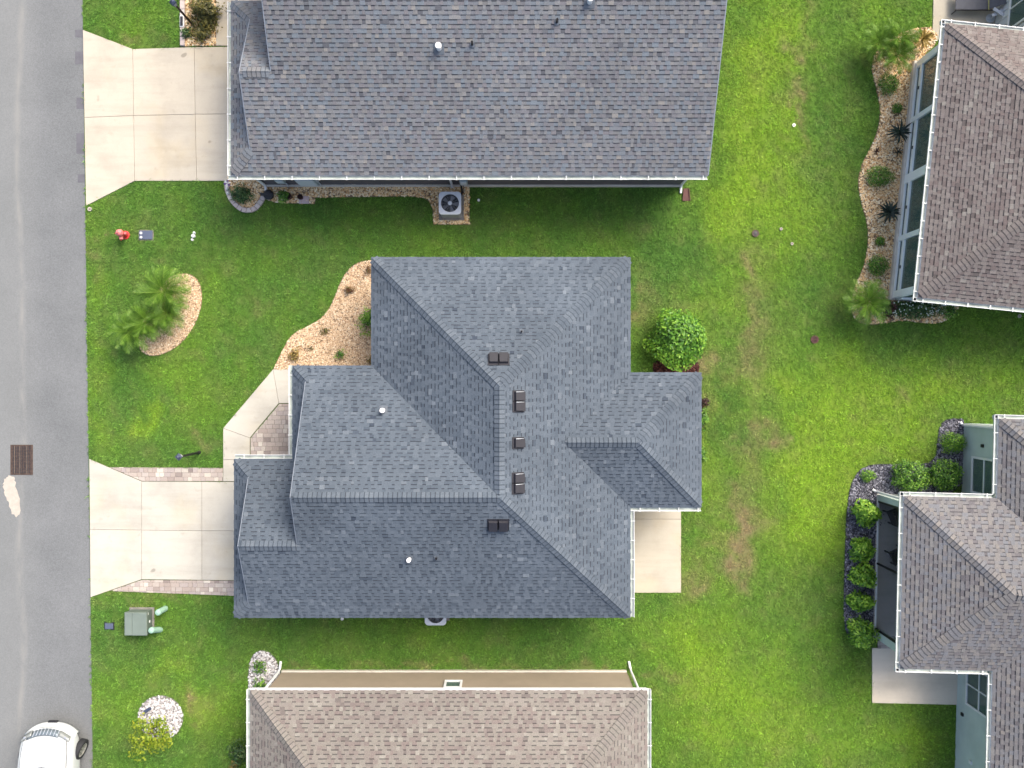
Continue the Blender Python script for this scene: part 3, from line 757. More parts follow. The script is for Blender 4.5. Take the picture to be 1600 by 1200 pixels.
# ---- upper house (weathered grey roof)
root = thing('house', 'house with long weathered grey roof at the top edge', 'house', (-1, 12, 0))
ys, yr, yn = 6.47, 12.67, 18.87
Z = lambda y: .5 * (min(y, 2 * yr - y) - ys)
a1 = vtx(6.07, ys, 0); a2 = vtx(6.07, yr, Z(yr)); a3 = vtx(-7.07, yr, Z(yr)); a4 = vtx(-7.07, ys, 0)
g1 = vtx(-7.07, 9.17, 1.35); g2 = vtx(-8.0, 9.17, 1.35); gs_ = vtx(-8.0, 7.17, .35); gc = vtx(-8.70, ys, 0); gn = vtx(-8.70, 11.87, 0); gns = vtx(-8.0, 11.17, .35)
f1 = [a1, a2, a3, a4]; f2 = [a4, g1, g2, vtx(-8.0, ys, 0)]; f2b = [vtx(-8.0, ys, 0), gs_, gc]; f3 = [vtx(-8.0, 11.87, 0), g2, g1, vtx(-7.07, 11.87, 0)]; f3b = [gn, gns, vtx(-8.0, 11.87, 0)]; f4 = [gn, gns, gs_, gc]; f5 = [vtx(6.07, yn, 0), a2, a3, vtx(-7.07, yn, 0)]
ms = M['shingle_grey']
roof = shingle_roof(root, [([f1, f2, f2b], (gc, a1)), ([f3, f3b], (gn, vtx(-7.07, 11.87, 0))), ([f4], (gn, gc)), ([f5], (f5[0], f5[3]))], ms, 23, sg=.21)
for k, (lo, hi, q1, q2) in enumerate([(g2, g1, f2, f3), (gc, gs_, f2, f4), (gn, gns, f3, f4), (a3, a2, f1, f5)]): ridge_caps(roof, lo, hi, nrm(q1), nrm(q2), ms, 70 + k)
oc = [a1[:2], (6.07, yn), (-7.07, yn), (-7.07, 11.87), gn[:2], gc[:2]]
eaves(root, oc, M['white']); wo = offset(oc, -.3); walls(root, wo, M['siding_grey'], lap=.16)
for x, s in ((5.77, 1), (-7.04, -1)): part('gable_wall', [(x, ys + .1, E - .2), (x, yn - .1, E - .2), (x, yn - .1, E), (x, yr, E + 3.08), (x, ys + .1, E)], [(0, 1, 2, 3, 4)], M['siding_grey'], root)
part('gable_wall', [(-7.97, 7.0, E - .1), (-7.97, 11.3, E - .1), (-7.97, 11.2, E + .33), (-7.97, 9.17, E + 1.32), (-7.97, 7.17, E + .33)], [(0, 1, 2, 3, 4)], M['siding_grey'], root)
for (p0, p1, s) in [(a1, a2, 1), (a2, vtx(6.07, yn, 0), 1), (g1, a3, -1), (gs_, g2, -1), (g2, gns, -1)]:
    a = Vector(p0); b2 = Vector(p1); o_ = Vector((s, 0, 0)); v = [a + o_ * .03, b2 + o_ * .03, b2, a]; dn = Vector((0, 0, -.14))
    mb = MB(); mb.add([tuple(q) for q in v] + [tuple(q + dn) for q in v], [(0, 1, 2, 3), (7, 6, 5, 4), (0, 4, 5, 1), (1, 5, 6, 2), (2, 6, 7, 3), (3, 7, 4, 0)]); mb.build('rake_board', M['drip'], root)
gutter(root, (-8.82, ys), (6.07, ys), (0, -1), .85); gutter(root, (-8.70, ys), (-8.70, 11.87), (-1, 0), .8)
downspout(root, -8.34, 6.70, (0, -.2)); downspout(root, 5.72, 6.72, (.0, -.25), eave=(5.93, 6.42)); downspout(root, -2.03, 6.72, (0, -.06))
flue(root, 686, 76, f1); flue(root, 921, 3, f1); flue(root, 738, 70, f1, .035, .3, 'black', 'vent_pipe'); flue(root, 870, 35, f1, .035, .3, 'black', 'vent_pipe')
def window(root, Tm, u0, u1, z0, z1, panes=1, rows=1, fm='white', gm='pane', fw=.07, name='window'):
    """window in a wall frame Tm(u, out, z)"""
    mb = MB()
    mb.box(u0, u1, 0, .05, z0, z0 + fw, Tm); mb.box(u0, u1, 0, .05, z1 - fw, z1, Tm); mb.box(u0, u0 + fw, 0, .047, z0 + fw, z1 - fw, Tm); mb.box(u1 - fw, u1, 0, .047, z0 + fw, z1 - fw, Tm)
    w = mb.build(name, M[fm], root)
    du = (u1 - u0 - 2 * fw) / panes; dz = (z1 - z0 - 2 * fw) / rows
    for i in range(1, panes):
        mb = MB(); mb.box(u0 + fw + i * du - .022, u0 + fw + i * du + .022, .002, .042, z0 + fw, z1 - fw, Tm); mb.build('mullion', M[fm], w)
    for i in range(1, rows):
        mb = MB(); mb.box(u0 + fw, u1 - fw, .002, .040, z0 + fw + i * dz - .022, z0 + fw + i * dz + .022, Tm); mb.build('glazing_bar', M[fm], w)
    for i in range(panes):
        for j in range(rows):
            mb = MB(); mb.box(u0 + fw + i * du, u0 + fw + (i + 1) * du, .006, .016, z0 + fw + j * dz, z0 + fw + (j + 1) * dz, Tm); mb.build('pane', M[gm], w)
    return w
Tm = lambda u, o_, z: (u, 6.77 - .026 - o_, z)
window(root, Tm, -.95, -.12, 1.05, 2.1, 1, 2)
mb = MB(); mb.box(-8.35, 5.75, 6.68, 6.74, .0, .14); mb.build('wall_base', M['sill_beige'], root)
for (x, w, z0, z1, d, mm) in [(-7.0, .62, .75, 1.6, .2, 'box_teal'), (-6.55, .22, 1.0, 1.5, .14, 'ac'), (-7.7, .28, .95, 1.35, .16, 'box_teal'), (-1.72, .25, .6, 1.1, .14, 'box_teal')]:
    mb = MB(); mb.box(x, x + w, 6.745 - d, 6.745, z0, z1); ub = mb.build('utility_box', M[mm], root)
    mb = MB(); mb.box(x + .03, x + w - .03, 6.745 - d - .02, 6.745 - d, z0 + .04, z1 - .06); mb.build('box_cover', M['ac'], ub)
    mb = MB(); mb.tube([(x + w / 2, 6.71, z0), (x + w / 2, 6.71, .05)], .02, 6); mb.build('conduit', M['ac'], ub)

# ---- lower house (tan roof)
root = thing('house', 'house with tan shingle roof and beige siding at the bottom', 'house', (-2, -14.5, 0))
xw, xe, yN, yS = -8.11, 4.19, -9.48, -19.48; r5 = 5.0
c1, c2, c3, c4 = vtx(xw, yN, 0), vtx(xe, yN, 0), vtx(xe, yS, 0), vtx(xw, yS, 0); e1, e2 = vtx(xw + r5, yN - r5, r5 * .5), vtx(xe - r5, yN - r5, r5 * .5)
fn, fe, fs, fw = [c1, c2, e2, e1], [c2, c3, e2], [c3, c4, e1, e2], [c4, c1, e1]
ms = M['shingle_tan']
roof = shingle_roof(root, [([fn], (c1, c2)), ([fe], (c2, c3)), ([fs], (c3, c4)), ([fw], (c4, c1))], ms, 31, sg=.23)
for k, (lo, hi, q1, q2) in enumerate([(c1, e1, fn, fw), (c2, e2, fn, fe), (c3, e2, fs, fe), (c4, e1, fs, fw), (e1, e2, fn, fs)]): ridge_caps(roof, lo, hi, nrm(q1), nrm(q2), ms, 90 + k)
oc = [c1[:2], c2[:2], c3[:2], c4[:2]]
eaves(root, oc, M['white']); walls(root, offset(oc, -.3), M['siding_tan'], lap=.115)
mb = MB(); mb.box(xw, xe, yN - .01, yN + .045, E - .03, E + .012); mb.build('drip_edge', M['white'], root)
gutter(root, (xw, yN), (xw, yS), (-1, 0), .72); gutter(root, (xe, yN), (xe, yS), (1, 0), .72)
downspout(root, -7.86, -9.70, (.02, .3), eave=(-7.95, -9.56)); downspout(root, 4.02, -9.70, (-.06, .3), eave=(4.05, -9.56))
mb = MB(); mb.box(-7.8, 3.88, -9.75, -9.70, 0, .14); mb.build('wall_base', M['sill_beige'], root)
Tm = lambda u, o_, z: (u, -9.78 + .026 + o_, z)
window(root, Tm, -2.2, -1.62, .95, 2.1, 1, 2)

# ---- right upper house (brown roof, glazed sunroom), turned about 6 degrees
root = thing('house', 'house with brown shingle roof and glazed sunroom at upper right', 'house', (17, 6.5, 0))
uN = Vector((.1014, .9949)).normalized(); uE = Vector((uN.y, -uN.x)); O2 = Vector((12.44, 2.58))
def L2(e, v): q = O2 + uE * e + uN * v; return (q.x, q.y)
def L3(e, v, z): return (*L2(e, v), z)
LN, EE = 8.775, 13.0
c1, c2, c3, c4 = [(*L2(*q), E) for q in ((.12, .12), (.12, LN - .12), (EE, LN - .12), (EE, .12))]
rr_ = (LN - .24) / 2
e1 = (*L2(.12 + rr_, LN / 2), E + rr_ * .5); e2 = (*L2(EE - rr_, LN / 2), E + rr_ * .5)
fw, fn, fe, fs = [c1, c2, e1], [c2, c3, e2, e1], [c3, c4, e2], [c4, c1, e1, e2]
ms = M['shingle_brown']
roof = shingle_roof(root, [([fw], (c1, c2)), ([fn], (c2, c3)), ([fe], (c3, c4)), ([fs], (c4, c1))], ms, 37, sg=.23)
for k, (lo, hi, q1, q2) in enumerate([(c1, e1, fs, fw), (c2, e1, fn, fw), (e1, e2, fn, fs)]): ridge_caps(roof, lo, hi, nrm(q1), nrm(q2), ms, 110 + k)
oc = [c1[:2], c2[:2], c3[:2], c4[:2]]
eaves(root, oc, M['white'])
gutter(root, L2(.12, 0), L2(.12, LN), tuple(-uE), .55); gutter(root, L2(0, LN - .12), L2(EE, LN - .12), tuple(uN), .75); gutter(root, L2(0, .12), L2(EE, .12), tuple(-uN), .7)
# solid body behind the sunroom
walls(root, [L2(2.6, .42), L2(EE - .3, .42), L2(EE - .3, LN - .42), L2(2.6, LN - .42)], M['stucco_cream'])
EX.append(ccw([L2(.3, .35), L2(2.7, .35), L2(2.7, LN - .38), L2(.3, LN - .38)]))
mb = MB(); mb.prism([L2(.36, .38), L2(2.6, .38), L2(2.6, LN - .4), L2(.36, LN - .4)], 0, .1); mb.build('sunroom_floor', M['conc_grey'], root)
s0, s1 = .36, LN - .42
mb = MB(); mb.box(.28, .48, s0 - .06, s1 + .06, .0, .2, L3, .02); mb.build('sunroom_sill', M['sill_beige'], root)
sr = MB(); sr.box(.36, .47, s0, s1, .2, .27, L3); sr.build('bottom_rail', M['greyframe'], root)
sr = MB(); sr.box(.355, .475, s0, s1, .50, .64, L3); sr.build('transom', M['greyframe'], root)
sr = MB(); sr.box(.36, .47, s0, s1, 2.12, 2.24, L3); sr.build('head_rail', M['greyframe'], root)
nb = 4; bw = (s1 - s0) / nb
for i in range(nb + 1):
    wd = .19 if i in (0, nb) else (.15 if i == 2 else .085)
    cpos = s0 + i * bw
    a_, b2 = (cpos, cpos + 2 * wd * .6) if i == 0 else ((cpos - 2 * wd * .6, cpos) if i == nb else (cpos - wd, cpos + wd))
    sr = MB(); sr.box(.348, .482, a_, b2, .2, 2.235, L3); sr.build('sunroom_post', M['greyframe'], root)
for i in range(nb):
    v0 = s0 + i * bw + .1; v1 = s0 + (i + 1) * bw - .1
    sr = MB(); sr.box(.41, .42, v0, v1, .27, .50, L3); lo = sr.build('pane', M['pane'], root)
    sr = MB(); sr.box(.41, .42, v0, v1, .64, 1.75, L3); sr.build('pane', M['pane'], root)
    sr = MB(); sr.box(.412, .422, v0, v1, 1.75, 2.12, L3); sr.build('pane', M['pane_tint'], root)
    sr = MB(); sr.box(.33, .355, (v0 + v1) / 2 - .05, (v0 + v1) / 2 + .05, .55, .59, L3); sr.build('window_latch', M['dark'], root)
for sgn, vv in ((-1, s0), (1, s1)):   # short sunroom end walls
    sr = MB(); sr.box(.5, 2.6, vv - .05, vv + .05, 0, .6, L3); sr.build('end_wall', M['greyframe'], root)
    sr = MB(); sr.box(.5, 2.6, vv - .01, vv + .01, .6, 2.2, L3); sr.build('end_pane', M['pane'], root)
q = L2(2.0, .05); q2 = L2(2.0, .28); downspout(root, q2[0], q2[1], (.02, -.25), eave=q)
q = L2(1.35, LN - .02); downspout(root, *L2(1.35, LN - .3), (.05, .12), eave=q)
# rear wing at the top right corner
wingp = [L2(2.95, LN - .1), L2(9, LN - .1), L2(9, LN + 6), L2(2.95, LN + 6)]
walls(root, wingp, M['siding_white'], 2.2, name='wing_wall')
mb = MB()
for k in range(24): mb.box(2.925, 2.951, LN - .09 + k * .25, LN + .01 + k * .25, .1, 2.19, L3)
mb.build('siding', M['siding_white'], root)
window(root, lambda u, o_, z: L3(2.92 - o_, u, z), LN + .55, LN + 2.0, .9, 2.1, 2)
wp = offset(wingp, .3); wp = [(*p, 2.3) for p in [L2(2.9, LN + .0), L2(9, LN), L2(9, LN + 6.3), L2(2.9, LN + 6.3)]]
# (wing roof is out of the frame: a plain lean-to)
part('wing_roof', [*[tuple(Vector(p)) for p in wp], *[(p[0], p[1], 2.42) for p in wp]], [(3, 2, 1, 0), (4, 5, 6, 7), (0, 1, 5, 4), (1, 2, 6, 5), (2, 3, 7, 6), (3, 0, 4, 7)], M['drip'], root)

# ---- right lower house (grey mauve roof, sage walls, screened lanai)
root = thing('house', 'house with grey mauve roof, sage walls and screened lanai at lower right', 'house', (16, -8, 0))
uN = Vector((.0244, .9997)).normalized(); uE = Vector((uN.y, -uN.x)); O3 = Vector((11.9, -8.93))
def K2(e, v): q = O3 + uE * e + uN * v; return (q.x, q.y)
def K3(e, v, z): return (*K2(e, v), z)
def kv(e, v, dz): return (*K2(e, v), E + dz)
b0, b1, bm = .12, 5.46, 2.79; br = (b1 - b0) / 2; mw = 3.0; mn, msd, me_ = 7.93, -12.0, 13.0
hw = 5.0
pa, pb = kv(b0, b0, 0), kv(b0, b1, 0); pr = kv(b0 + br, bm, br * .5); pj = kv(mw + br, bm, br * .5)
pvn, pvs = kv(mw, b1, 0), kv(mw, b0, 0)
mN, mR1, mR2, mS = kv(mw, mn, 0), kv(mw + hw, mn - hw, hw * .5), kv(mw + hw, msd + hw, hw * .5), kv(mw, msd, 0)
mNE, mSE = kv(me_, mn, 0), kv(me_, msd, 0)
fb_n, fb_s, fb_w = [pb, pr, pj, pvn], [pa, pr, pj, pvs], [pa, pb, pr]
fm1 = [pvn, pj, kv(mw + hw, bm, hw * .5), mR1, mN]; fm2 = [pj, pvs, mS, mR2, kv(mw + hw, bm, hw * .5)]
fmn = [mN, mNE, mR1]; fme = [mNE, mSE, mR2, mR1]; fms = [mS, mSE, mR2]
ms = M['shingle_mixed']
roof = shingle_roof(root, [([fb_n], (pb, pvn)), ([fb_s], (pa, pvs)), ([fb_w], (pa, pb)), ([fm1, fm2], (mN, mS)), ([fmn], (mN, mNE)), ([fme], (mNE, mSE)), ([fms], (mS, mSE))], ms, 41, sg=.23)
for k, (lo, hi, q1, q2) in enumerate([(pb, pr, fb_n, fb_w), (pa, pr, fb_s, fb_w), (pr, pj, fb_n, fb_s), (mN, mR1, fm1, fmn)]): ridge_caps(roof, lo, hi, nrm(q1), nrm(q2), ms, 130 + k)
oc = [pa[:2], pvs[:2], mS[:2], mSE[:2], mNE[:2], mN[:2], pvn[:2], pb[:2]]
eaves(root, oc, M['white'])
gutter(root, K2(b0, 0), K2(b0, b1 + .12), tuple(-uE), .8); gutter(root, K2(0, b1), K2(mw - .12, b1), tuple(uN), .8); gutter(root, K2(0, b0), K2(mw - .12, b0), tuple(-uN), .8)
gutter(root, K2(mw, b1 + .13), K2(mw, mn + .12), tuple(-uE), .8); gutter(root, K2(mw - .12, mn), K2(me_, mn), tuple(uN), .8); gutter(root, K2(mw, b0 - .13), K2(mw, msd), tuple(-uE), .8)
walls(root, [K2(3.24, msd + .3), K2(me_ - .3, msd + .3), K2(me_ - .3, mn - .25), K2(3.24, mn - .25)], M['stucco_sage'])
lan = [K2(.34, .36), K2(3.24, .36), K2(3.24, 5.22), K2(.34, 5.22)]
EX.append(ccw(lan))
mb = MB(); mb.prism(lan, 0, .06); mb.build('lanai_floor', M['conc_grey'], root)
mb = MB(); mb.box(.36, 3.24, 5.0, 5.2, 0, 2.24, K3); mb.build('lanai_wall', M['stucco_sage'], root)
mb = MB(); mb.box(.36, .60, .37, .62, 0, 2.24, K3); mb.build('lanai_column', M['stucco_sage'], root)
mb = MB(); mb.box(.30, .62, 4.96, 5.23, 2.0, 2.245, K3); mb.build('lanai_capital', M['stucco_sage'], root)
mb = MB(); mb.box(.36, .42, .62, 5.0, .05, .11, K3); mb.build('screen_rail', M['greyframe'], root)
mb = MB(); mb.box(.36, .42, .62, 5.0, 2.16, 2.24, K3); mb.build('screen_head', M['dark'], root)
for v_ in (2.87, .66, 4.96):
    mb = MB(); mb.box(.365, .415, v_ - .03, v_ + .03, .11, 2.16, K3); mb.build('screen_post', M['dark'], root)
mb = MB(); mb.box(.388, .392, .69, 2.84, .11, 2.16, K3); mb.build('screen_panel', M['screen'], root)
mb = MB(); mb.box(.388, .392, 2.90, 4.93, .11, 2.16, K3); mb.build('screen_panel', M['screen'], root)
mb = MB(); mb.box(.62, 3.24, .385, .425, .1, 2.2, K3); mb.build('screen_panel', M['screen'], root)
downspout(root, *K2(3.17, 7.62), (-.05, .1), eave=K2(2.94, 8.0)); downspout(root, *K2(.30, 5.30), (-.1, .06), eave=K2(.06, 5.52))
window(root, lambda u, o_, z: K3(3.238 - o_, u, z), 5.40, 6.62, .62, 2.05, 1, 2)
window(root, lambda u, o_, z: K3(3.238 - o_, u, z), -1.62, -.22, .62, 2.1, 2, 2)
for v_, z_, mm in ((-2.05 - .0, .35, 'dark'), (-3.4, .9, 'white'), (7.0, 1.15, 'dark')):
    mb = MB(); mb.box(3.19, 3.239, v_ - .05, v_ + .05, z_, z_ + .12, K3); mb.build('wall_outlet', M[mm], root)

# ------------------------------------------------------------------ planting beds
def pebbles(name, poly, m, dens, size, parent, zb=.02, flat=.55, seed=0):
    r_ = np.random.default_rng(seed); p = np.array(poly); lo = p.min(0); hi = p.max(0)
    n = int((hi - lo).prod() * dens); q = lo + r_.random((n, 2)) * (hi - lo); q = q[inside(q, poly)]
    n = len(q); s = size * (.55 + .9 * r_.random(n)); el = .7 + .8 * r_.random(n)
    unit = np.array([(1, 0, 0), (.2, .95, 0), (-.9, .25, 0), (-.1, -1, 0), (.1, .1, 1), (0, 0, -.6)])
    fc = np.array([(0, 1, 4), (1, 2, 4), (2, 3, 4), (3, 0, 4)])
    th = r_.random(n) * 6.283; tl = r_.normal(0, .35, (n, 2))
    u = unit[None] + r_.normal(0, .14, (n, 6, 3)); u[:, :, 0] *= el[:, None]; u[:, :, 2] *= flat
    x = u[:, :, 0] * np.cos(th)[:, None] - u[:, :, 1] * np.sin(th)[:, None]; y = u[:, :, 0] * np.sin(th)[:, None] + u[:, :, 1] * np.cos(th)[:, None]
    z = u[:, :, 2] + x * tl[:, :1] + y * tl[:, 1:]
    v = np.stack([q[:, :1] + x * s[:, None], q[:, 1:] + y * s[:, None], zb + r_.random(n)[:, None] * .02 + z * s[:, None]], -1).reshape(-1, 3)
    f = (fc[None] + (np.arange(n) * 6)[:, None, None]).reshape(-1, 3)
    o = part(name, v, [tuple(i) for i in f.tolist()], m, parent, attrs={'tint': ('FLOAT', np.repeat(r_.random(n), 6))})
    o['kind'] = 'stuff'
    return o
def bed(name, label, px, soil, gm, dens, size, sm=2, seed=0, z=.02, world=False):
    poly = ccw(px if world else G(px))
    if sm: poly = smooth_poly(poly, sm)
    mb = MB(); mb.prism(poly, -.03, z); o = mb.build(name, M[soil]); tag(o, label, kind='structure')
    pebbles('gravel' if gm != 'mulch' else 'mulch', offset(poly, -.02), M[gm], dens, size, o, z + .004, seed=seed)
    EX.append(offset(poly, .005)); return o
bed('planting_bed', 'curved pinkish gravel bed at the front of the blue grey house', [(640, 405), (575, 406), (558, 410), (543, 422), (532, 440), (524, 462), (513, 485), (500, 499), (480, 510), (460, 520), (449, 532), (440, 550), (430, 570), (426, 580), (470, 577.5), (640, 577)], 'soil', 'chips', 1900, .021, 2, 1)
bed('planting_bed', 'kidney shaped gravel bed under the feathery palms', [(275, 428), (296, 427), (311, 437), (317, 460), (314, 485), (304, 510), (288, 533), (265, 550), (240, 558), (222, 552), (215, 535), (222, 505), (238, 470), (255, 440)], 'soil', 'chips', 1900, .021, 2, 2)
bed('planting_bed', 'rounded gravel bed at the corner of the upper house', [(356, 265), (356, 290), (361, 308), (372, 323), (388, 329), (402, 323), (411, 310), (416, 300), (420, 288), (420, 265)], 'soil', 'gravel_tan', 1000, .03, 1, 3)
bed('planting_bed', 'long gravel strip along the grey siding widening at the condenser', [(416, 288), (416, 312), (430, 317), (492, 319), (493, 309), (560, 308), (640, 307), (660, 309), (671, 316), (676, 328), (677, 351), (733.5, 351), (734.5, 288)], 'soil', 'gravel_tan', 900, .032, 0, 4)
bed('planting_bed', 'gravel bed with olive croton beside the upper driveway', [(290, -60), (338, -60), (338, 72), (290, 73)], 'soil', 'gravel_tan', 1000, .03, 0, 5)
bed('planting_bed', 'wavy tan gravel bed along the glazed sunroom', [(1440, 90), (1466, 66), (1462, 44), (1440, 42), (1400, 52), (1374, 75), (1362, 92), (1362, 116), (1369, 140), (1374, 165), (1374, 190), (1367, 216), (1353, 242), (1343, 264), (1340, 287), (1345, 318), (1354, 345), (1356, 375), (1352, 408), (1342, 432), (1333, 452), (1328, 482), (1336, 502), (1352, 508), (1380, 506), (1410, 500), (1440, 505), (1465, 506), (1482, 499), (1496, 485), (1500, 470), (1400, 462)], 'soil', 'gravel_tan', 900, .03, 1, 6)
bed('planting_bed', 'dark slate chip bed wrapping the sage green house', [(1512, 655), (1482, 653), (1468, 663), (1464, 690), (1462, 714), (1448, 725), (1400, 725), (1362, 725), (1341, 734), (1328, 758), (1322, 800), (1320, 860), (1318, 920), (1318, 975), (1328, 1004), (1368, 1006), (1374, 780), (1512, 778)], 'slate_soil', 'slate_chips', 900, .03, 1, 7)
bed('planting_bed', 'round white stone bed under the yellow green tree', [(251 + 36 * math.cos(k * math.pi / 9), 1121 + 35 * math.sin(k * math.pi / 9)) for k in range(18)], 'white_soil', 'white_stones', 620, .036, 1, 8)
bed('planting_bed', 'small white stone bed at the corner of the tan house', [(388, 1100), (388, 1042), (394, 1024), (404, 1016), (416, 1016), (428, 1024), (434, 1038), (440, 1048), (440, 1100)], 'white_soil', 'white_stones', 620, .036, 1, 9)
bed('planting_bed', 'dark red mulch bed under the round bright bush', [(1020, 560), (1050, 572), (1080, 562), (1094, 568), (1090, 590), (1092, 612), (1099, 628), (1096, 650), (1072, 655), (1040, 600), (1020, 590)], 'mulch_soil', 'mulch', 900, .035, 1, 10)
# stone edging
def edging(label, pts, w, n):
    """segment blocks along a polyline of ground pixels"""
    p = [Vector(q) for q in G(pts)]; seg = [(p[i + 1] - p[i]).length for i in range(len(p) - 1)]; tot = sum(seg)
    def at(s):
        for i, l in enumerate(seg):
            if s <= l or i == len(seg) - 1: return p[i] + (p[i + 1] - p[i]) * (s / l), (p[i + 1] - p[i]).normalized()
            s -= l
    root = thing('stone_edging', label, 'edging', (*at(tot / 2)[0], 0))
    for k in range(n):
        a, da = at(tot * k / n + .006); c, dc = at(tot * (k + 1) / n - .006)
        na = Vector((-da.y, da.x)) * w / 2; nc = Vector((-dc.y, dc.x)) * w / 2
        poly = [tuple(a - na), tuple(c - nc), tuple(c + nc), tuple(a + na)]
        mb = MB(); mb.prism(poly, -.02, .11 + random.uniform(-.006, .006), .012)
        part('edging_stone', mb.v, mb.f, M['edging'], root, attrs={'tint': ('FLOAT', [random.random()] * len(mb.v))})
        EX.append(ccw(offset(poly, .01)))
edging('curved pale stone edging around the rounded corner bed', [(355, 284), (356, 297), (361, 310), (369, 321), (379, 328), (390, 330), (400, 326), (408, 317), (413, 307)], .16, 13)
edging('straight pale stone edging of the croton bed', [(285.5, -40), (286.5, 20), (286.5, 73)], .16, 8)

# ------------------------------------------------------------------ plants
def leaf_cloud(n, rx, ry, rz, size, r_, lump=.18, asp=.42, up=.5, shell=.55, tint_up=True):
    d = r_.normal(size=(n, 3)); d /= np.linalg.norm(d, axis=1)[:, None]; d[:, 2] = np.abs(d[:, 2]) * 1.0 - .25 * (r_.random(n) < .35)
    k = r_.normal(size=(7, 3)) * 3.2; ph = r_.random(7) * 6.28
    lm = 1 + lump * np.sin(d @ k.T + ph).sum(1) / 2.2
    rad = lm * (shell + (1.02 - shell) * r_.random(n) ** .6)
    c = d * rad[:, None] * np.array([rx, ry, rz])
    nr = d * .8 + np.array([0, 0, up]) + r_.normal(0, .45, (n, 3)); nr /= np.linalg.norm(nr, axis=1)[:, None]
    tmp = r_.normal(size=(n, 3)) + d * .9; t_ = tmp - nr * (tmp * nr).sum(1)[:, None]; t_ /= np.linalg.norm(t_, axis=1)[:, None]
    b_ = np.cross(nr, t_); s = size * (.65 + .7 * r_.random(n))[:, None]
    v = np.stack([c - t_ * s * .5, c + b_ * s * asp * .5 - nr * s * .05, c + t_ * s * .5 - nr * s * .12, c - b_ * s * asp * .5 - nr * s * .05], 1).reshape(-1, 3)
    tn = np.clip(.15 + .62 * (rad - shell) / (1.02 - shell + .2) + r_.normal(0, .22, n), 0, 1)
    return v, np.repeat(tn, 4)
def shrub(name, label, cat, px, py, rx, rz, m, n=1500, leaf=.07, ry=None, seed=0, group=None, z0=0.05, lump=.18, asp=.42, shell=.5, base=None, hz=None, stem=3):
    """(px, py) photo position of the crown's middle; crown of leaves on real stems"""
    ry = ry or rx
    r_ = np.random.default_rng(seed + 1000)
    zc = z0 + (hz if hz is not None else rz * .35)
    x, y, _ = P(px, py, zc + rz * .4)
    if base is None: bx, by = x, y
    else: bx, by = P2(*base)
    root = thing(name, label, cat, (bx, by, 0), group)
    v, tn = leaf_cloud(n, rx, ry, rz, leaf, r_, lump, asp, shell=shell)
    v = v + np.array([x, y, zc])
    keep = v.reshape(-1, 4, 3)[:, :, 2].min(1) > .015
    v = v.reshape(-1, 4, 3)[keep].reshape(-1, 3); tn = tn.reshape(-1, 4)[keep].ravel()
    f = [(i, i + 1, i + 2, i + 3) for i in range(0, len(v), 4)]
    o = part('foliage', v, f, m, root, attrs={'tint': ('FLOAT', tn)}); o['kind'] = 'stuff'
    mb = MB()
    for k in range(stem):
        a = r_.random() * 6.28; q = .55 + .3 * r_.random()
        e = (x + math.cos(a) * rx * q, y + math.sin(a) * ry * q, zc + rz * .45)
        mb.tube([(bx + .03 * math.cos(a), by + .03 * math.sin(a), -.02), ((bx * .6 + e[0] * .4), (by * .6 + e[1] * .4), zc * .6 + .05), e], [.022, .016, .006], 6)
    mb.build('stem', M['bark'], root)
    return root
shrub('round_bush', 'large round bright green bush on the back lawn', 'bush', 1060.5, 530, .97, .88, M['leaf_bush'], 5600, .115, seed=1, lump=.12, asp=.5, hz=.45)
for i, (px, py, rx, rz, n, lab) in enumerate([
    (1391, 130, .37, .40, 1300, 'loose green shrub below the palms beside the sunroom'), (1403, 169, .19, .2, 420, 'tiny green tuft above the dark spiky plant near sunroom'), (1377, 275, .47, .38, 1700, 'oval clipped boxwood halfway down the sunroom bed'),
    (1376, 377, .18, .18, 380, 'tiny green tuft below the lower spiky plant'), (1374, 415, .37, .36, 1400, 'round clipped boxwood just above the lower palm')]):
    shrub('boxwood_shrub', lab, 'shrub', px, py, rx, rz, M['leaf_green'], n, .055, ry=rx * (.78 if i == 2 else .95), seed=20 + i, group='shrubs along the sunroom', lump=.1)
for i, (px, py, rx, rz, n, leaf, mm, lab) in enumerate([
    (1493, 692, .42, .45, 1700, .055, 'leaf_bright', 'smooth round bright shrub against the sage wall'), (1425, 745, .64, .62, 2400, .085, 'leaf_green', 'broad green hedge shrub on slate, left of a pair'), (1482, 744, .58, .62, 2200, .085, 'leaf_green', 'broad green hedge shrub on slate near the sage window'), (1357, 744, .25, .2, 700, .05, 'leaf_bright', 'tiny bright round shrub alone on slate chips'),
    (1357, 803, .52, .62, 1500, .12, 'leaf_bright', 'largest leafy shrub by the lanai, topmost of its row'), (1348, 860, .46, .55, 1300, .12, 'leaf_bright', 'leafy lanai shrub, second from the top of its row'), (1350, 902, .44, .55, 1250, .12, 'leaf_bright', 'leafy lanai shrub in the middle of its row'), (1347, 941, .42, .52, 1150, .12, 'leaf_bright', 'leafy lanai shrub, fourth from the top of its row'), (1347, 990, .50, .62, 1350, .12, 'leaf_bright', 'leafy lanai shrub at the lower end by the patio')]):
    shrub('garden_shrub', lab, 'shrub', px, py, rx, rz, M[mm], n, leaf, ry=rx * (.85 if i in (4, 5, 6, 7) else .9), seed=40 + i, group='shrubs on the slate bed', lump=.19 if i > 3 else .12, shell=.35 if i > 3 else .5)
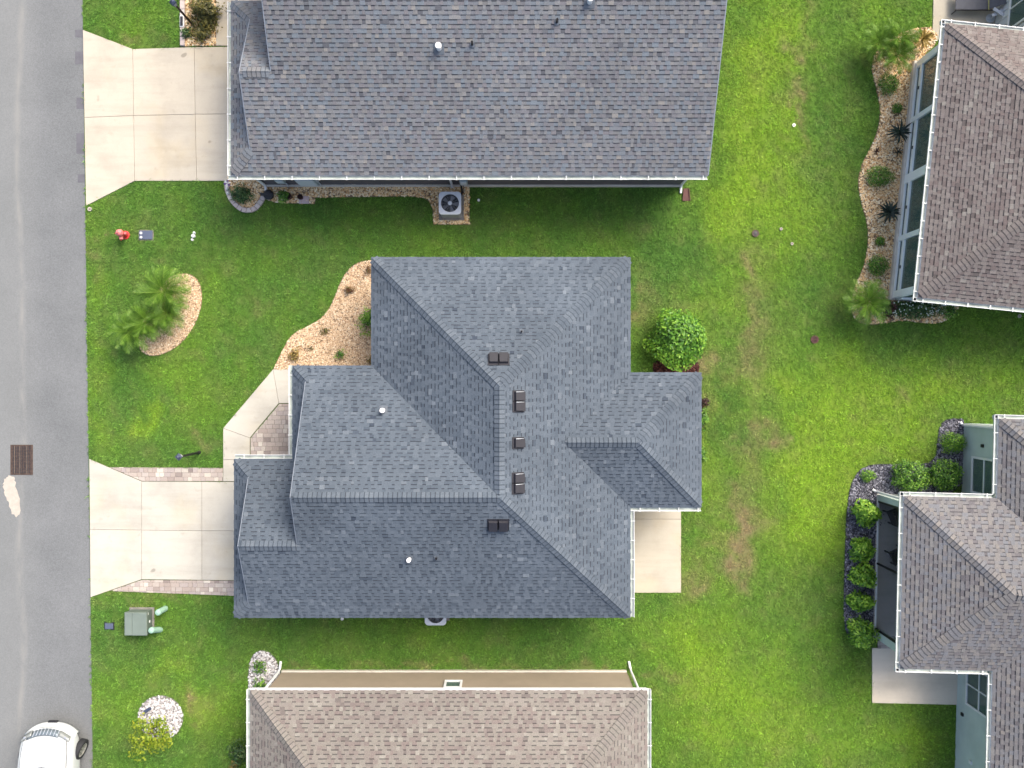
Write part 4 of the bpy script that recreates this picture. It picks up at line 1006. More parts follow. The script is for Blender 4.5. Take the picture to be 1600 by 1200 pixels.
for i, (px, py, rx, ry, rz, n, leaf, mm, lab) in enumerate([
    (545, 453, .21, .13, .16, 150, .08, 'leaf_red', 'small reddish plant high in the pinkish gravel bed'), (577, 500, .40, .40, .4, 750, .10, 'leaf_bright', 'bright leafy shrub against the eave of front bed'), (507, 516, .22, .17, .14, 90, .07, 'leaf_olive', 'sparse brownish seedling in the middle of front bed'),
    (459, 554, .24, .26, .2, 190, .09, 'leaf_croton', 'small yellow and red croton near the front walk'), (531, 553, .25, .18, .2, 170, .08, 'leaf_green', 'small green plant near the front bed lower eave'), (576, 421, .14, .2, .16, 90, .07, 'leaf_red', 'reddish sprig at the top corner of front bed'), (577, 562, .12, .18, .16, 80, .07, 'leaf_croton', 'yellowish sprig tucked under the eave corner'), (485, 545, .13, .14, .06, 36, .06, 'leaf_olive', 'faint dry sprout between croton and green plant')]):
    shrub('bed_plant', lab, 'plant', px, py, rx, rz, M[mm], n, leaf, ry=ry, seed=60 + i, group='young plants in the front bed', lump=.3, shell=.1, asp=.35)
shrub('corner_shrub', 'dark green shrub inside the curved stone edging', 'shrub', 375, 303, .36, .36, M['leaf_dark'], 1100, .075, ry=.33, seed=71)
shrub('potted_plant', 'bright green potted plant beside the hose pot', 'plant', 442, 306, .2, .2, M['leaf_green'], 380, .08, seed=72, hz=.2)
shrub('croton_bush', 'olive and gold croton bush by the upper walk', 'bush', 318, 16, .62, .55, M['leaf_olive'], 1500, .12, seed=73, lump=.3, shell=.25)
shrub('croton_bush', 'low olive croton in front of the lamp post', 'bush', 314, 49, .36, .25, M['leaf_olive'], 500, .10, seed=74, lump=.3, shell=.2)
shrub('dwarf_plant', 'small dark green plant on the stone edging', 'plant', 291, 50, .20, .2, M['leaf_dark'], 180, .11, seed=75, lump=.3, shell=.2)
shrub('flower_plant', 'small green plant with brown top on white stones', 'plant', 404, 1043, .24, .18, M['leaf_green'], 170, .09, seed=76, shell=.2, lump=.3)
shrub('flower_plant', 'dark green plant beside the lower downspout', 'plant', 406, 1074, .28, .22, M['leaf_green'], 230, .09, seed=77, shell=.2, lump=.3)
shrub('side_shrub', 'dark shrub against the left wall of the tan house', 'shrub', 372, 1178, .40, .4, M['leaf_dark'], 600, .09, ry=.5, seed=78, lump=.3, shell=.3)
shrub('side_shrub', 'pale variegated plant at the bottom edge by tan house', 'shrub', 366, 1197, .2, .2, M['leaf_croton'], 200, .07, seed=79, shell=.3)
shrub('flowering_hedge', 'dark hedge with pale blossoms under the brown eave', 'hedge', 1432, 482, .95, .4, M['leaf_dark'], 1900, .085, ry=.33, seed=80, lump=.14, stem=5)
shrub('hedge_end_shrub', 'yellow green sprig at the right end of the dark hedge', 'shrub', 1486, 487, .28, .22, M['leaf_green'], 260, .09, seed=81, shell=.2)
shrub('maroon_plant', 'maroon leaved plant between palm and dark hedge', 'plant', 1390, 484, .22, .35, M['leaf_maroon'], 260, .12, ry=.3, seed=82, shell=.2, lump=.3)
shrub('eave_plant', 'dark red leaved plant under the back eave', 'plant', 1103, 628, .18, .2, M['leaf_maroon'], 130, .08, seed=83, shell=.2)
shrub('eave_plant', 'pale green plant under the back eave, upper one', 'plant', 1100, 655, .20, .25, M['leaf_green'], 240, .09, ry=.42, seed=84, shell=.2)
shrub('eave_plant', 'pale green plant under the back eave, lower one', 'plant', 1099, 711, .18, .2, M['leaf_green'], 180, .09, ry=.3, seed=85, shell=.2)
# blossoms on the hedge
# small yellow-green tree with a leaning crown
def small_tree():
    root = thing('young_tree', 'young yellow green tree leaning over the white stones', 'tree', P(252, 1122))
    x0, y0, _ = P(252, 1122); r_ = np.random.default_rng(5)
    mb = MB(); cx, cy, cz = P(231, 1152, 1.25)
    mb.tube([(x0, y0, -.05), (x0 - .03, y0 - .04, .4), (x0 * .6 + cx * .4, y0 * .6 + cy * .4, .8), (cx, cy, 1.25)], [.03, .026, .02, .008], 8)
    ends = []
    for k in range(9):
        a = k * 2.4; ln = .35 + .25 * r_.random(); s = (x0 * .5 + cx * .5, y0 * .5 + cy * .5, .7 + .05 * k)
        e = (cx + math.cos(a) * ln, cy + math.sin(a) * ln * .9, .85 + .5 * r_.random()); ends.append(e); mb.tube([s, ((s[0] + e[0]) / 2, (s[1] + e[1]) / 2, (s[2] + e[2]) / 2 + .08), e], [.012, .009, .004], 5)
    ends += [(x0 + .12, y0 + .05, .8), (cx, cy, 1.4), (x0 - .02, y0 - .22, 1.0), (cx + .2, cy - .3, 1.1)]
    mb.build('trunk', M['bark'], root)
    V, Tn = [], []
    for e in ends:
        v, tn = leaf_cloud(120, .30, .30, .22, .095, r_, .3, .5, shell=.05); V.append(v + np.array(e)); Tn.append(tn)
    v = np.concatenate(V); tn = np.concatenate(Tn)
    o = part('crown', v, [(i, i + 1, i + 2, i + 3) for i in range(0, len(v), 4)], M['leaf_yellow'], root, attrs={'tint': ('FLOAT', tn)}); o['kind'] = 'stuff'
small_tree()
# palms
def frond_mesh(L, droop, m, seed, nl=26, width=.34):
    r_ = random.Random(seed); v = []; f = []; tn = []
    def rach(t): return Vector((L * (t - .10 * t * t * droop), 0, L * (.62 * t - .62 * droop * t * t)))
    pr = None
    for i in range(9):
        c = rach(i / 8); w = .012 * (1 - .8 * i / 8); k = len(v); v += [tuple(c + Vector((0, w, 0))), tuple(c + Vector((0, 0, w))), tuple(c - Vector((0, w, 0)))]; tn += [.8] * 3
        if i: f += [(k - 3, k, k + 1, k - 2), (k - 2, k + 1, k + 2, k - 1)]
    for i in range(nl):
        t = .14 + .86 * i / (nl - 1); c = rach(t); d = (rach(min(1, t + .02)) - rach(t - .02)).normalized()
        ll = width * L * (math.sin(math.pi * min(1, .18 + t * .80)) ** .7) * r_.uniform(.85, 1.1) + .02
        for s in (-1, 1):
            tip = c + d * ll * r_.uniform(.75, 1.0) + Vector((0, s * ll * r_.uniform(.35, .75), -ll * r_.uniform(.1, .6))); mid = c.lerp(tip, .5) + Vector((0, 0, ll * .05))
            wv = d * .0105; k = len(v)
            v += [tuple(c - wv * .5), tuple(c + wv * .5), tuple(mid + wv), tuple(tip), tuple(mid - wv)]; f += [(k, k + 1, k + 2, k + 4), (k + 4, k + 2, k + 3)]
            tt = min(1, max(0, r_.gauss(.5, .2))); tn += [tt] * 5
    return newmesh('frond', v, f, m, attrs={'tint': ('FLOAT', tn)})
FR = [frond_mesh(1.05, d_, M['frond'], 5 + k, nl=32) for k, d_ in enumerate((.55, .85, 1.05, 1.25))]
def palm(label, px, py, hz, scale, n, seed, base=None, group=None):
    x, y, _ = P(px, py, hz); r_ = random.Random(seed)
    bx, by = P2(*base) if base else (x, y)
    root = thing('feather_palm', label, 'palm', (bx, by, 0), group)
    mb = MB(); mb.tube([(bx, by, -.03), ((bx + x) / 2, (by + y) / 2, hz * .55), (x, y, hz)], [.075, .065, .045], 10); mb.build('trunk', M['bark'], root)
    n = int(n * 1.45)
    for k in range(n):
        a = k * 2.39996 + r_.uniform(-.25, .25); q = k / n; me = FR[min(3, int(q * 4))]
        tilt = -(.75 - 1.05 * q) + r_.uniform(-.12, .12); s = scale * r_.uniform(.8, 1.1)
        Mx = Matrix.Translation((x, y, hz - .06 + .1 * (1 - q))) @ Matrix.Rotation(a, 4, 'Z') @ Matrix.Rotation(tilt, 4, 'Y') @ Matrix.Rotation(r_.uniform(-.4, .4), 4, 'X') @ Matrix.Scale(s, 4)
        inst('frond', me, Mx, root)
    return root
g_ = 'feather palms in the kidney bed'
palm('feathery palm at the top of the kidney bed', 259, 455, .8, .88, 26, 1, (268, 458), g_); palm('feathery palm near the middle of the kidney bed', 262, 489, .65, .75, 22, 2, (270, 490), g_)
palm('feathery palm at the far left of the kidney bed', 206, 518, .75, .76, 22, 3, (218, 517), g_); palm('feathery palm at the lower end of the kidney bed', 233, 503, .7, .78, 22, 4, (242, 503), g_)
g_ = 'feather palms in the sunroom bed'
palm('tall bright palm at the top of the sunroom bed', 1402, 62, .9, .72, 24, 5, (1390, 72), g_); palm('left palm leaning over lawn above the sunroom bed', 1373, 68, .75, .66, 20, 6, (1366, 74), g_); palm('lower palm of the upper clump beside the sunroom', 1400, 88, .8, .70, 22, 7, (1391, 95), g_)
palm('feathery palm at the lower corner of the sunroom', 1353, 473, .8, .85, 28, 8, (1345, 474), g_)
# sword-leaved rosettes
def leaf_blade(L, w, m, seed, bend=.5):
    v = []; f = []; tn = []
    for i in range(6):
        t = i / 5; ww = w * math.sin(math.pi * min(.98, .18 + .8 * t)) ; c = Vector((L * t * (1 - .12 * bend * t), 0, L * (.75 * t - bend * t * t)))
        k = len(v); v += [tuple(c + Vector((0, ww, .01))), tuple(c - Vector((0, 0, .006))), tuple(c + Vector((0, -ww, .01)))]; tn += [.25 + .6 * (i % 2) * .3 + seed] * 3
        if i: f += [(k - 3, k, k + 1, k - 2), (k - 2, k + 1, k + 2, k - 1)]
    return newmesh('leaf', v, f, m, attrs={'tint': ('FLOAT', tn)})
def rosette(name, label, px, py, n, L, w, mk, hz, seed, base=None):
    ms_ = [leaf_blade(L, w, M[mk], s, b_) for s, b_ in ((0, .4), (.2, .65), (.4, .9))]
    x, y, _ = P(px, py, hz); bx, by = P2(*base) if base else (x, y); r_ = random.Random(seed)
    root = thing(name, label, 'plant', (bx, by, 0))
    mb = MB(); mb.tube([(bx, by, -.02), (x, y, hz)], [.03, .02], 8); mb.build('stem', M['bark'], root)
    for k in range(n):
        q = k / n
        inst('leaf', r_.choice(ms_), Matrix.Translation((x, y, hz - .05 + .08 * q)) @ Matrix.Rotation(k * 2.4, 4, 'Z') @ Matrix.Rotation(.35 - .8 * q + r_.uniform(-.15, .15), 4, 'Y') @ Matrix.Scale(r_.uniform(.75, 1.15), 4), root)
rosette('spiky_plant', 'dark spiky plant in the upper part of the sunroom bed', 1405, 207, 26, .42, .035, 'leaf_black', .55, 1, (1399, 209))
rosette('spiky_plant', 'dark spiky plant in the lower part of the sunroom bed', 1389, 332, 26, .42, .035, 'leaf_black', .5, 2, (1382, 333))
rosette('croton_plant', 'yellow and brown sword leaved croton beside the patio', 1441, 62, 30, .36, .045, 'leaf_croton', .4, 3, (1434, 67))
rosette('ground_tuft', 'thin dark tuft low in the sunroom gravel', 1402, 238, 9, .2, .015, 'leaf_black', .1, 4)
rosette('ground_tuft', 'small brown tuft at the wavy bed edge', 1369, 236, 9, .14, .02, 'leaf_maroon', .08, 5)
# hedge blossoms: small pale dots, one mass on the hedge
hedge = [o for o in bpy.data.objects if o.name.startswith('flowering_hedge')][0]
r_ = np.random.default_rng(9); hx, hy, _ = P(1432, 482, .4); V = []; Ff = []
for k in range(60):
    c = np.array([hx + r_.uniform(-.85, .8), hy + r_.uniform(-.25, .25), .55 + r_.uniform(-.08, .06)]); n0 = len(V)
    for q in range(5): V.append(tuple(c + .024 * np.array([math.cos(q * 1.257), math.sin(q * 1.257), 0])))
    Ff.append(tuple(range(n0, n0 + 5)))
bl = part('blossoms', V, Ff, mat('blossom', (.62, .68, .55), .8, .1, 9), hedge); bl['kind'] = 'stuff'

# ------------------------------------------------------------------ yard objects
def lamp_post(label, base, h, seed, m='black'):
    x, y, _ = P(*base); root = thing('lamp_post', label, 'lamp post', (x, y, 0), 'lamp posts on the front lawns')
    mb = MB(); mb.lathe((x, y, 0), [(.07, 0), (.07, .03), (.045, .06), (.04, .12), (.036, h - .4), (.05, h - .38), (.05, h - .34)], 12); mb.build('post', M[m], root, False)
    mb = MB(); mb.lathe((x, y, h - .34), [(.065, 0), (.095, .2)], 4); mb.build('lantern_glass', M['lampglass'], root)
    mb = MB(); mb.lathe((x, y, h - .14), [(.125, 0), (.125, .015), (.05, .09), (.02, .10), (.02, .14), (.004, .15)], 4); mb.build('lantern_cap', M['lampcap'], root)
    for k in range(4):
        a = k * math.pi / 2; mb = MB(); mb.tube([(x + .067 * math.cos(a), y + .067 * math.sin(a), h - .34), (x + .098 * math.cos(a), y + .098 * math.sin(a), h - .14)], .007, 5); mb.build('lantern_bar', M['black'], root)
lamp_post('black lamp post beside the paver bordered driveway', (311, 707), 1.85, 1); lamp_post('dark brown lamp post in the croton bed', (302.5, 40), 1.85, 2, 'lampbrown')
# letter plate recess on the stone edging
# hydrant
x, y, _ = P(196.5, 367.5); root = thing('fire_hydrant', 'faded red fire hydrant on the front lawn', 'fire hydrant', (x, y, 0))
mb = MB(); mb.lathe((x, y, 0), [(.145, 0), (.145, .04), (.10, .05)], 20); mb.build('base_flange', M['hyd'], root, False)
mb = MB(); mb.lathe((x, y, .05), [(.10, 0), (.095, .34), (.125, .35), (.125, .39)], 20); mb.build('barrel', M['hyd'], root, False)
mb = MB(); mb.lathe((x, y, .44), [(.125, 0), (.12, .03), (.09, .10), (.04, .14), (.03, .145), (.03, .19), (.0, .19)], 20); mb.build('bonnet', M['hyd2'], root, False)
for dx, dy, r_h, l_ in ((0, -1, .065, .2), (1, 0, .045, .18), (-1, 0, .045, .18)):
    mb = MB(); mb.tube([(x + dx * .07, y + dy * .07, .33), (x + dx * l_, y + dy * l_, .33)], [r_h, r_h], 12); o = mb.build('hose_outlet', M['hyd2'], root)
    mb = MB(); mb.tube([(x + dx * l_, y + dy * l_, .33), (x + dx * (l_ + .03), y + dy * (l_ + .03), .33)], [.02, .02], 5); mb.build('outlet_nut', M['hyd'], o)
# water meter box
x0, y1, _ = P(218, 360.5); x1, y0, _ = P(239, 374.5)
root = thing('water_meter_box', 'dark blue grey meter box lid beside the hydrant', 'meter box', ((x0 + x1) / 2, (y0 + y1) / 2, 0))
mb = MB(); mb.box(x0, x1, y0, y1, -.02, .05, bev=.015); mb.build('lid', M['meter'], root)
mb = MB(); mb.box(x0 - .025, x1 + .025, y0 - .025, y1 + .025, -.02, .022, bev=.005); mb.build('collar', M['joint'], root)
for dy in (.25, .72):
    yy = y0 + (y1 - y0) * dy; mb = MB(); mb.lathe((x0 + .075, yy, .05), [(.042, 0), (.042, .012), (.022, .012), (.022, .004)], 14); mb.build('reader_cap', M['white'], root)
EX.append([(x0 - .03, y0 - .03), (x1 + .03, y0 - .03), (x1 + .03, y1 + .03), (x0 - .03, y1 + .03)])
for px, py, r_c, lab in ((304.5, 364, .04, 'upper small white cleanout cap on the front lawn'), (303, 369, .065, 'largest white cleanout cap, middle of three'), (301.5, 375, .04, 'lower small white cleanout cap on the front lawn')):
    x, y, _ = P(px, py); root = thing('cleanout_cap', lab, 'pipe cap', (x, y, 0), 'sewer cleanout caps on the lawn')
    mb = MB(); mb.lathe((x, y, -.02), [(r_c, 0), (r_c, .10), (r_c * .9, .115)], 14); mb.build('cap', M['white'], root)
    mb = MB(); mb.box(x - r_c * .3, x + r_c * .3, y - r_c * .3, y + r_c * .3, .094, .115); mb.build('cap_nut', M['white'], root)
# transformer and pedestals
root = thing('transformer_box', 'green utility transformer cabinet on the lower lawn', 'transformer', P(217, 972))
xa, xb, ya, yb = -12.92, -12.20, -8.38, -7.64
mb = MB(); mb.box(xa - .06, xb + .06, ya - .06, yb + .06, -.03, .05, bev=.01); mb.build('pad', M['padgrey'], root)
mb = MB(); mb.box(xa, xb, ya, yb, .05, .40); mb.build('cabinet', M['trans_green'], root)
mb = MB(); mb.box(xa - .015, xa + .245, ya - .015, yb + .015, .40, .50, bev=.015); lid = mb.build('hood', M['trans_green_d'], root)
mb = MB(); mb.box(xa + .25, xb + .015, ya - .015, yb + .015, .40, .515, bev=.015); mb.build('lid', M['trans_green_d'], root)
for yy, zz in ((yb - .06, .38), (yb - .35, .25)):
    mb = MB(); mb.box(xb, xb + .012, yy - .04, yy + .04, zz - .03, zz + .03); mb.build('warning_label', M['white'], root)
EX.append([(xa - .06, ya - .06), (xb + .06, ya - .06), (xb + .06, yb + .06), (xa - .06, yb + .06)])
for px, py, lab in ((259, 950.5, 'pale green cable pedestal above the transformer corner'), (250.5, 984, 'pale green cable pedestal right of the transformer')):
    x, y, _ = P(px, py); root = thing('cable_pedestal', lab, 'pedestal', (x, y, 0), 'cable pedestals by the transformer')
    tx, ty, _ = (P(247, 957, .5) if py < 970 else P(236.5, 985, .5))
    mb = MB(); mb.tube([(x, y, -.02), (tx, ty, .48)], [.098, .098], 18); mb.build('dome_body', M['ped_green'], root, False)
    mb = MB(); mb.lathe((tx, ty, .48), [(.105, -.03), (.105, .02), (.085, .06), (.03, .08), (.002, .082)], 18); mb.build('dome_cap', M['ped_green'], root, False)
x, y, _ = P(171, 978); root = thing('valve_box', 'small dark valve box lid near the street', 'valve box', (x, y, 0))
mb = MB(); mb.box(x - .14, x + .14, y - .10, y + .10, -.02, .045, bev=.012); mb.build('lid', M['meter'], root)
mb = MB(); mb.box(x - .17, x + .17, y - .13, y + .13, -.02, .03, bev=.005); mb.build('collar', M['black'], root)
EX.append([(x - .15, y - .12), (x + .15, y - .12), (x + .15, y + .12), (x - .15, y + .12)])
# storm drain grate in the street
gx0, gy1, _ = P(17, 695); gx1, gy0, _ = P(50, 742)
root = thing('storm_drain', 'rusty brown storm drain grate in the street', 'drain grate', ((gx0 + gx1) / 2, (gy0 + gy1) / 2, -.02))
mb = MB(); mb.box(gx0, gx1, gy0, gy1, -.03, -.014); mb.build('drain_well', M['darkhole'], root)
mb = MB()
for b_ in ((gx0 - .02, gx0 + .03, gy0, gy1), (gx1 - .03, gx1 + .02, gy0, gy1), (gx0 + .03, gx1 - .03, gy0, gy0 + .04), (gx0 + .03, gx1 - .03, gy1 - .04, gy1)): mb.box(*b_, -.03, -.006)
mb.build('grate_frame', M['rust'], root)
for k in range(1, 12):
    xx = gx0 + (gx1 - gx0) * k / 12; mb = MB(); mb.box(xx - .009, xx + .009, gy0 + .04, gy1 - .04, -.02, -.003); mb.build('grate_bar', M['rust_dust'] if k in (2, 5, 9) else M['rust'], root)
for k in range(1, 20):
    yy = gy0 + (gy1 - gy0) * k / 20; mb = MB(); mb.box(gx0 + .03, gx1 - .03, yy - .008, yy + .008, -.02, -.007); mb.build('cross_bar', M['rust'], root)
# air conditioners
def condenser(label, x0, x1, y0, y1, h):
    cx, cy = (x0 + x1) / 2, (y0 + y1) / 2; root = thing('air_conditioner', label, 'air conditioner', (cx, cy, 0))
    mb = MB(); mb.box(x0 - .05, x1 + .05, y0 - .05, y1 + .05, -.02, .07, bev=.01); mb.build('pad', M['padgrey'], root)
    def rr(i, z, n=5, rad=.12):
        p = []
        for sx, sy, a0 in ((1, 1, 0), (-1, 1, 90), (-1, -1, 180), (1, -1, 270)):
            for k in range(n): a = R(a0 + 90 * k / (n - 1)); p.append((cx + sx * ((x1 - x0) / 2 - i - rad) + rad * math.cos(a), cy + sy * ((y1 - y0) / 2 - i - rad) + rad * math.sin(a), z))
        return p
    n = 20; mb = MB()
    v = rr(.02, .07) + rr(.02, h - .06); mb.add(v, [(k, (k + 1) % n, n + (k + 1) % n, n + k) for k in range(n)]); mb.build('coil_louvres', M['ac_side'], root)
    mb = MB()
    for zz in np.arange(.12, h - .08, .05): 
        v = rr(.012, zz) + rr(.012, zz + .018); mb.add(v, [(k, (k + 1) % n, n + (k + 1) % n, n + k) for k in range(n)])
    mb.build('louvre_slats', M['ac'], root)
    rad = (x1 - x0) * .40
    ring = lambda r_0, z: [(cx + r_0 * math.cos(2 * math.pi * k / 40 + math.pi / 40), cy + r_0 * math.sin(2 * math.pi * k / 40 + math.pi / 40), z) for k in range(40)]
    # top cover: rounded square with a round opening
    outer = rr(0, h, 10, .12); outer_b = rr(0, h - .07, 10, .12)
    ang = lambda p: math.atan2(p[1] - cy, p[0] - cx)
    outer = sorted(outer, key=ang); outer_b = sorted(outer_b, key=ang); inn = sorted(ring(rad, h), key=ang); inn_b = sorted(ring(rad, h - .05), key=ang)
    v = outer_b + outer + inn + inn_b; f = []
    for a0, b0_ in ((0, 40), (40, 80), (80, 120)):
        for k in range(40): f.append((a0 + k, a0 + (k + 1) % 40, b0_ + (k + 1) % 40, b0_ + k))
    mb = MB(); mb.add(v, f); mb.build('top_cover', M['ac'], root)
    mb = MB(); mb.add(ring(rad, h - .2), [tuple(range(40))]); mb.build('fan_well', M['darkhole'], root)
    fan = MB()
    for k in range(5):
        a = k * 2 * math.pi / 5; fan.add([(cx + q * rad * math.cos(a + da), cy + q * rad * math.sin(a + da), h - .12 + dz) for q, da, dz in ((.2, -.3, -.02), (.92, -.32, -.03), (.95, .22, .03), (.2, .3, .02))], [(0, 1, 2, 3)])
    fan.build('fan_blades', M['fan'], root)
    mb = MB()
    for q in (.3, .48, .66, .84): 
        pts = [(cx + q * rad * math.cos(k * math.pi / 16), cy + q * rad * math.sin(k * math.pi / 16), h - .006) for k in range(33)]; mb.tube(pts, .0035, 4, False)
    for k in range(16):
        a = k * math.pi / 8; mb.tube([(cx + .1 * rad * math.cos(a), cy + .1 * rad * math.sin(a), h - .004), (cx + 1.02 * rad * math.cos(a), cy + 1.02 * rad * math.sin(a), h - .004)], .004, 4)
    mb.build('fan_guard', M['ac_side'], root)
    mb = MB(); mb.lathe((cx, cy, h - .01), [(.07, 0), (.065, .02), (.01, .025)], 16); mb.build('hub_cap', M['ac'], root)
condenser('pale grey air conditioner in the gravel by grey siding', -2.42, -1.68, 5.60, 6.35, .78)
condenser('air conditioner half hidden under the slate blue eave', -2.88, -2.17, -7.97, -7.26, .78)
x, y, _ = P(719, 296); root = thing('refrigerant_line', 'black hose from grey siding to the air conditioner', 'hose', (x, y, 0))
mb = MB(); mb.tube([(-1.72, 6.72, .55), (-1.70, 6.62, .3), (-1.68, 6.5, .2), (-1.70, 6.36, .25)], .035, 8); mb.build('insulated_pipe', M['black'], root)
mb = MB(); mb.tube([(-1.66, 6.72, .52), (-1.62, 6.6, .3), (-1.62, 6.36, .22)], .012, 6); mb.build('copper_pipe', M['rust'], root)
# little heads and drains on the lawn
def ring_head(name, label, cat, px, py, r_o, mo, mi, group=None, dirt=True):
    x, y, _ = P(px, py); root = thing(name, label, cat, (x, y, 0), group)
    mb = MB(); mb.lathe((x, y, -.01), [(r_o, 0), (r_o, .06), (r_o * .6, .06), (r_o * .6, .03)], 16, False); mb.build('collar', M[mo], root)
    mb = MB(); mb.lathe((x, y, .0), [(r_o * .6, 0), (r_o * .6, .045), (.002, .05)], 14); mb.build('core', M[mi], root)
    EX.append([(x + r_o * 1.3 * math.cos(k * .7854), y + r_o * 1.3 * math.sin(k * .7854)) for k in range(8)])
ring_head('sprinkler_head', 'white ring sprinkler high on the back lawn', 'sprinkler', 1240, 196, .055, 'white', 'joint', 'sprinkler heads on the back lawn'); ring_head('sprinkler_head', 'pale sprinkler ring right of the dark drain cap', 'sprinkler', 1220, 358, .05, 'sand', 'joint', 'sprinkler heads on the back lawn')
ring_head('sprinkler_head', 'pale sprinkler ring lowest of the back lawn trio', 'sprinkler', 1237, 381, .05, 'sand', 'joint', 'sprinkler heads on the back lawn'); ring_head('drain_cap', 'dark round drain cap with tan rim on the back lawn', 'drain cap', 1180, 365, .12, 'rust', 'black')
ring_head('sprinkler_head', 'small pale ring below the brown roofed house', 'sprinkler', 1592, 494, .06, 'sand', 'joint'); ring_head('sprinkler_head', 'white sprinkler dot right of the grey air conditioner', 'sprinkler', 748, 313, .045, 'white', 'white'); ring_head('sprinkler_head', 'white sprinkler below the slate blue eave', 'sprinkler', 535, 966.5, .05, 'white', 'white')
ring_head('curb_stop', 'pale round valve cap at the driveway corner', 'valve cap', 141, 327, .07, 'sand', 'joint')
x, y, _ = P(1272.5, 530.5); root = thing('yard_drain', 'round brown slotted yard drain on the back lawn', 'drain', (x, y, 0))
mb = MB(); mb.lathe((x, y, -.01), [(.135, 0), (.135, .055), (.11, .055), (.11, .02)], 20, False); mb.build('drain_ring', M['splash'], root)
mb = MB(); mb.lathe((x, y, -.005), [(.11, 0), (.11, .02), (.002, .02)], 16); mb.build('drain_well', M['darkhole'], root)
for k in range(-2, 3):
    w_ = math.sqrt(max(.0, .115 ** 2 - (k * .043) ** 2)); mb = MB(); mb.box(x + k * .043 - .011, x + k * .043 + .011, y - w_, y + w_, .02, .048); mb.build('drain_bar', M['splash'], root)
mb = MB(); mb.box(x - .112, x + .112, y - .011, y + .011, .02, .045); mb.build('drain_bar', M['splash'], root)
EX.append([(x + .15 * math.cos(k * .7854), y + .15 * math.sin(k * .7854)) for k in range(8)])
x, y, _ = P(1072, 305); root = thing('splash_block', 'brown splash block under the right downspout', 'splash block', (x, y, 0))
mb = MB(); mb.prism([(x - .09, y + .22), (x - .13, y - .2), (x + .13, y - .2), (x + .09, y + .22)], -.02, .04); mb.build('trough', M['splash'], root)
for s in (-1, 1):
    mb = MB(); mb.prism([(x + s * .075, y + .22), (x + s * .095, y + .22), (x + s * .135, y - .2), (x + s * .11, y - .2)], .03, .075); mb.build('rim', M['splash'], root)
EX.append([(x - .13, y - .22), (x + .13, y - .22), (x + .13, y + .24), (x - .13, y + .24)])
# landscape spotlight on the white stones
x, y, _ = P(233, 1107); root = thing('landscape_light', 'small dark spotlight on the white stones', 'spotlight', (x, y, 0))
mb = MB(); mb.tube([(x + .1, y + .06, .14), (x - .1, y - .07, .11)], [.055, .06], 12); mb.build('lamp_body', M['lampcap'], root)
mb = MB(); mb.tube([(x, y, .0), (x, y, .12)], .018, 6); mb.build('stake', M['black'], root)
# hose reel, pots and slab by the grey siding
x, y, _ = P(417, 304, .15); root = thing('hose_reel', 'black coiled hose reel beside the curved stone edging', 'hose reel', (x, y, 0))
mb = MB(); mb.lathe((x + .05, y, .05), [(.16, 0), (.17, .05), (.17, .12), (.12, .16)], 18); mb.build('hose_coil', M['black'], root)
mb = MB(); mb.box(x - .2, x + .24, y - .05, y + .05, .18, .24, bev=.02); mb.build('handle_bar', M['dark'], root)
mb = MB(); mb.lathe((x + .05, y, -.01), [(.1, 0), (.1, .06)], 12); mb.build('reel_base', M['black'], root)
def pot(label, px, py, r_o, h):
    x, y, _ = P(px, py, h / 2); root = thing('plant_pot', label, 'pot', (x, y, 0))
    mb = MB(); mb.lathe((x, y, .01), [(r_o * .7, 0), (r_o, h), (r_o * .86, h), (r_o * .8, h - .05)], 18, False); mb.build('pot_wall', M['pot'], root)
    mb = MB(); mb.lathe((x, y, h - .05), [(r_o * .85, 0), (.002, .012)], 16, False); mb.build('potting_soil', M['mulch_soil'], root)
pot('dark red pot beside the bright green potted plant', 451, 307, .12, .26); pot('small dark red bowl standing by the pink slab', 470, 308.5, .095, .2)
x, y, _ = P(475.5, 312.5); root = thing('stepping_slab', 'small pale pink slab on the gravel strip', 'slab', (x, y, 0))
mb = MB(); mb.box(x - .17, x + .17, y - .13, y + .13, .0, .065, bev=.012); mb.build('slab_block', M['pinkslab'], root)
x, y, _ = P(356, 287, .3); root = thing('pinwheel', 'small purple and white pinwheel at the bed corner', 'ornament', (x, y, 0))
mb = MB(); mb.tube([(x, y, 0), (x, y, .36)], .01, 6); mb.build('stick', M['white'], root)
for k in range(6):
    a = k * math.pi / 3; mb = MB(); mb.add([(x, y, .37), (x + .13 * math.cos(a), y + .13 * math.sin(a), .38), (x + .11 * math.cos(a + .6), y + .11 * math.sin(a + .6), .34)], [(0, 1, 2)]); mb.build('vane', M['purple'] if k % 2 else M['white'], root)
x, y, _ = P(357.5, 296, .05); root = thing('garden_ornament', 'small white ornament on the curved edging', 'ornament', (x, y, .1))
mb = MB(); mb.lathe((x, y, .1), [(.05, 0), (.06, .05), (.035, .10), (.045, .14), (.002, .18)], 12); mb.build('ornament_body', M['white'], root, True)
mb = MB(); mb.lathe((x, y - .13, .1), [(.045, 0), (.05, .04), (.02, .09), (.002, .1)], 12); mb.build('ornament_foot', M['white'], root, True)
# recessed black house number plate on the straight edging
x, y, _ = P(284, 33, .12); root = thing('edging_plaque', 'black plaque standing on the straight stone edging', 'plaque', (x, y, .1))
mb = MB(); mb.box(x - .05, x + .04, y - .16, y + .16, .115, .15, bev=.008); mb.build('plate', M['black'], root)
mb = MB(); mb.box(x - .07, x + .06, y - .19, y + .19, .105, .125, bev=.004); mb.build('plate_frame', M['white'], root)

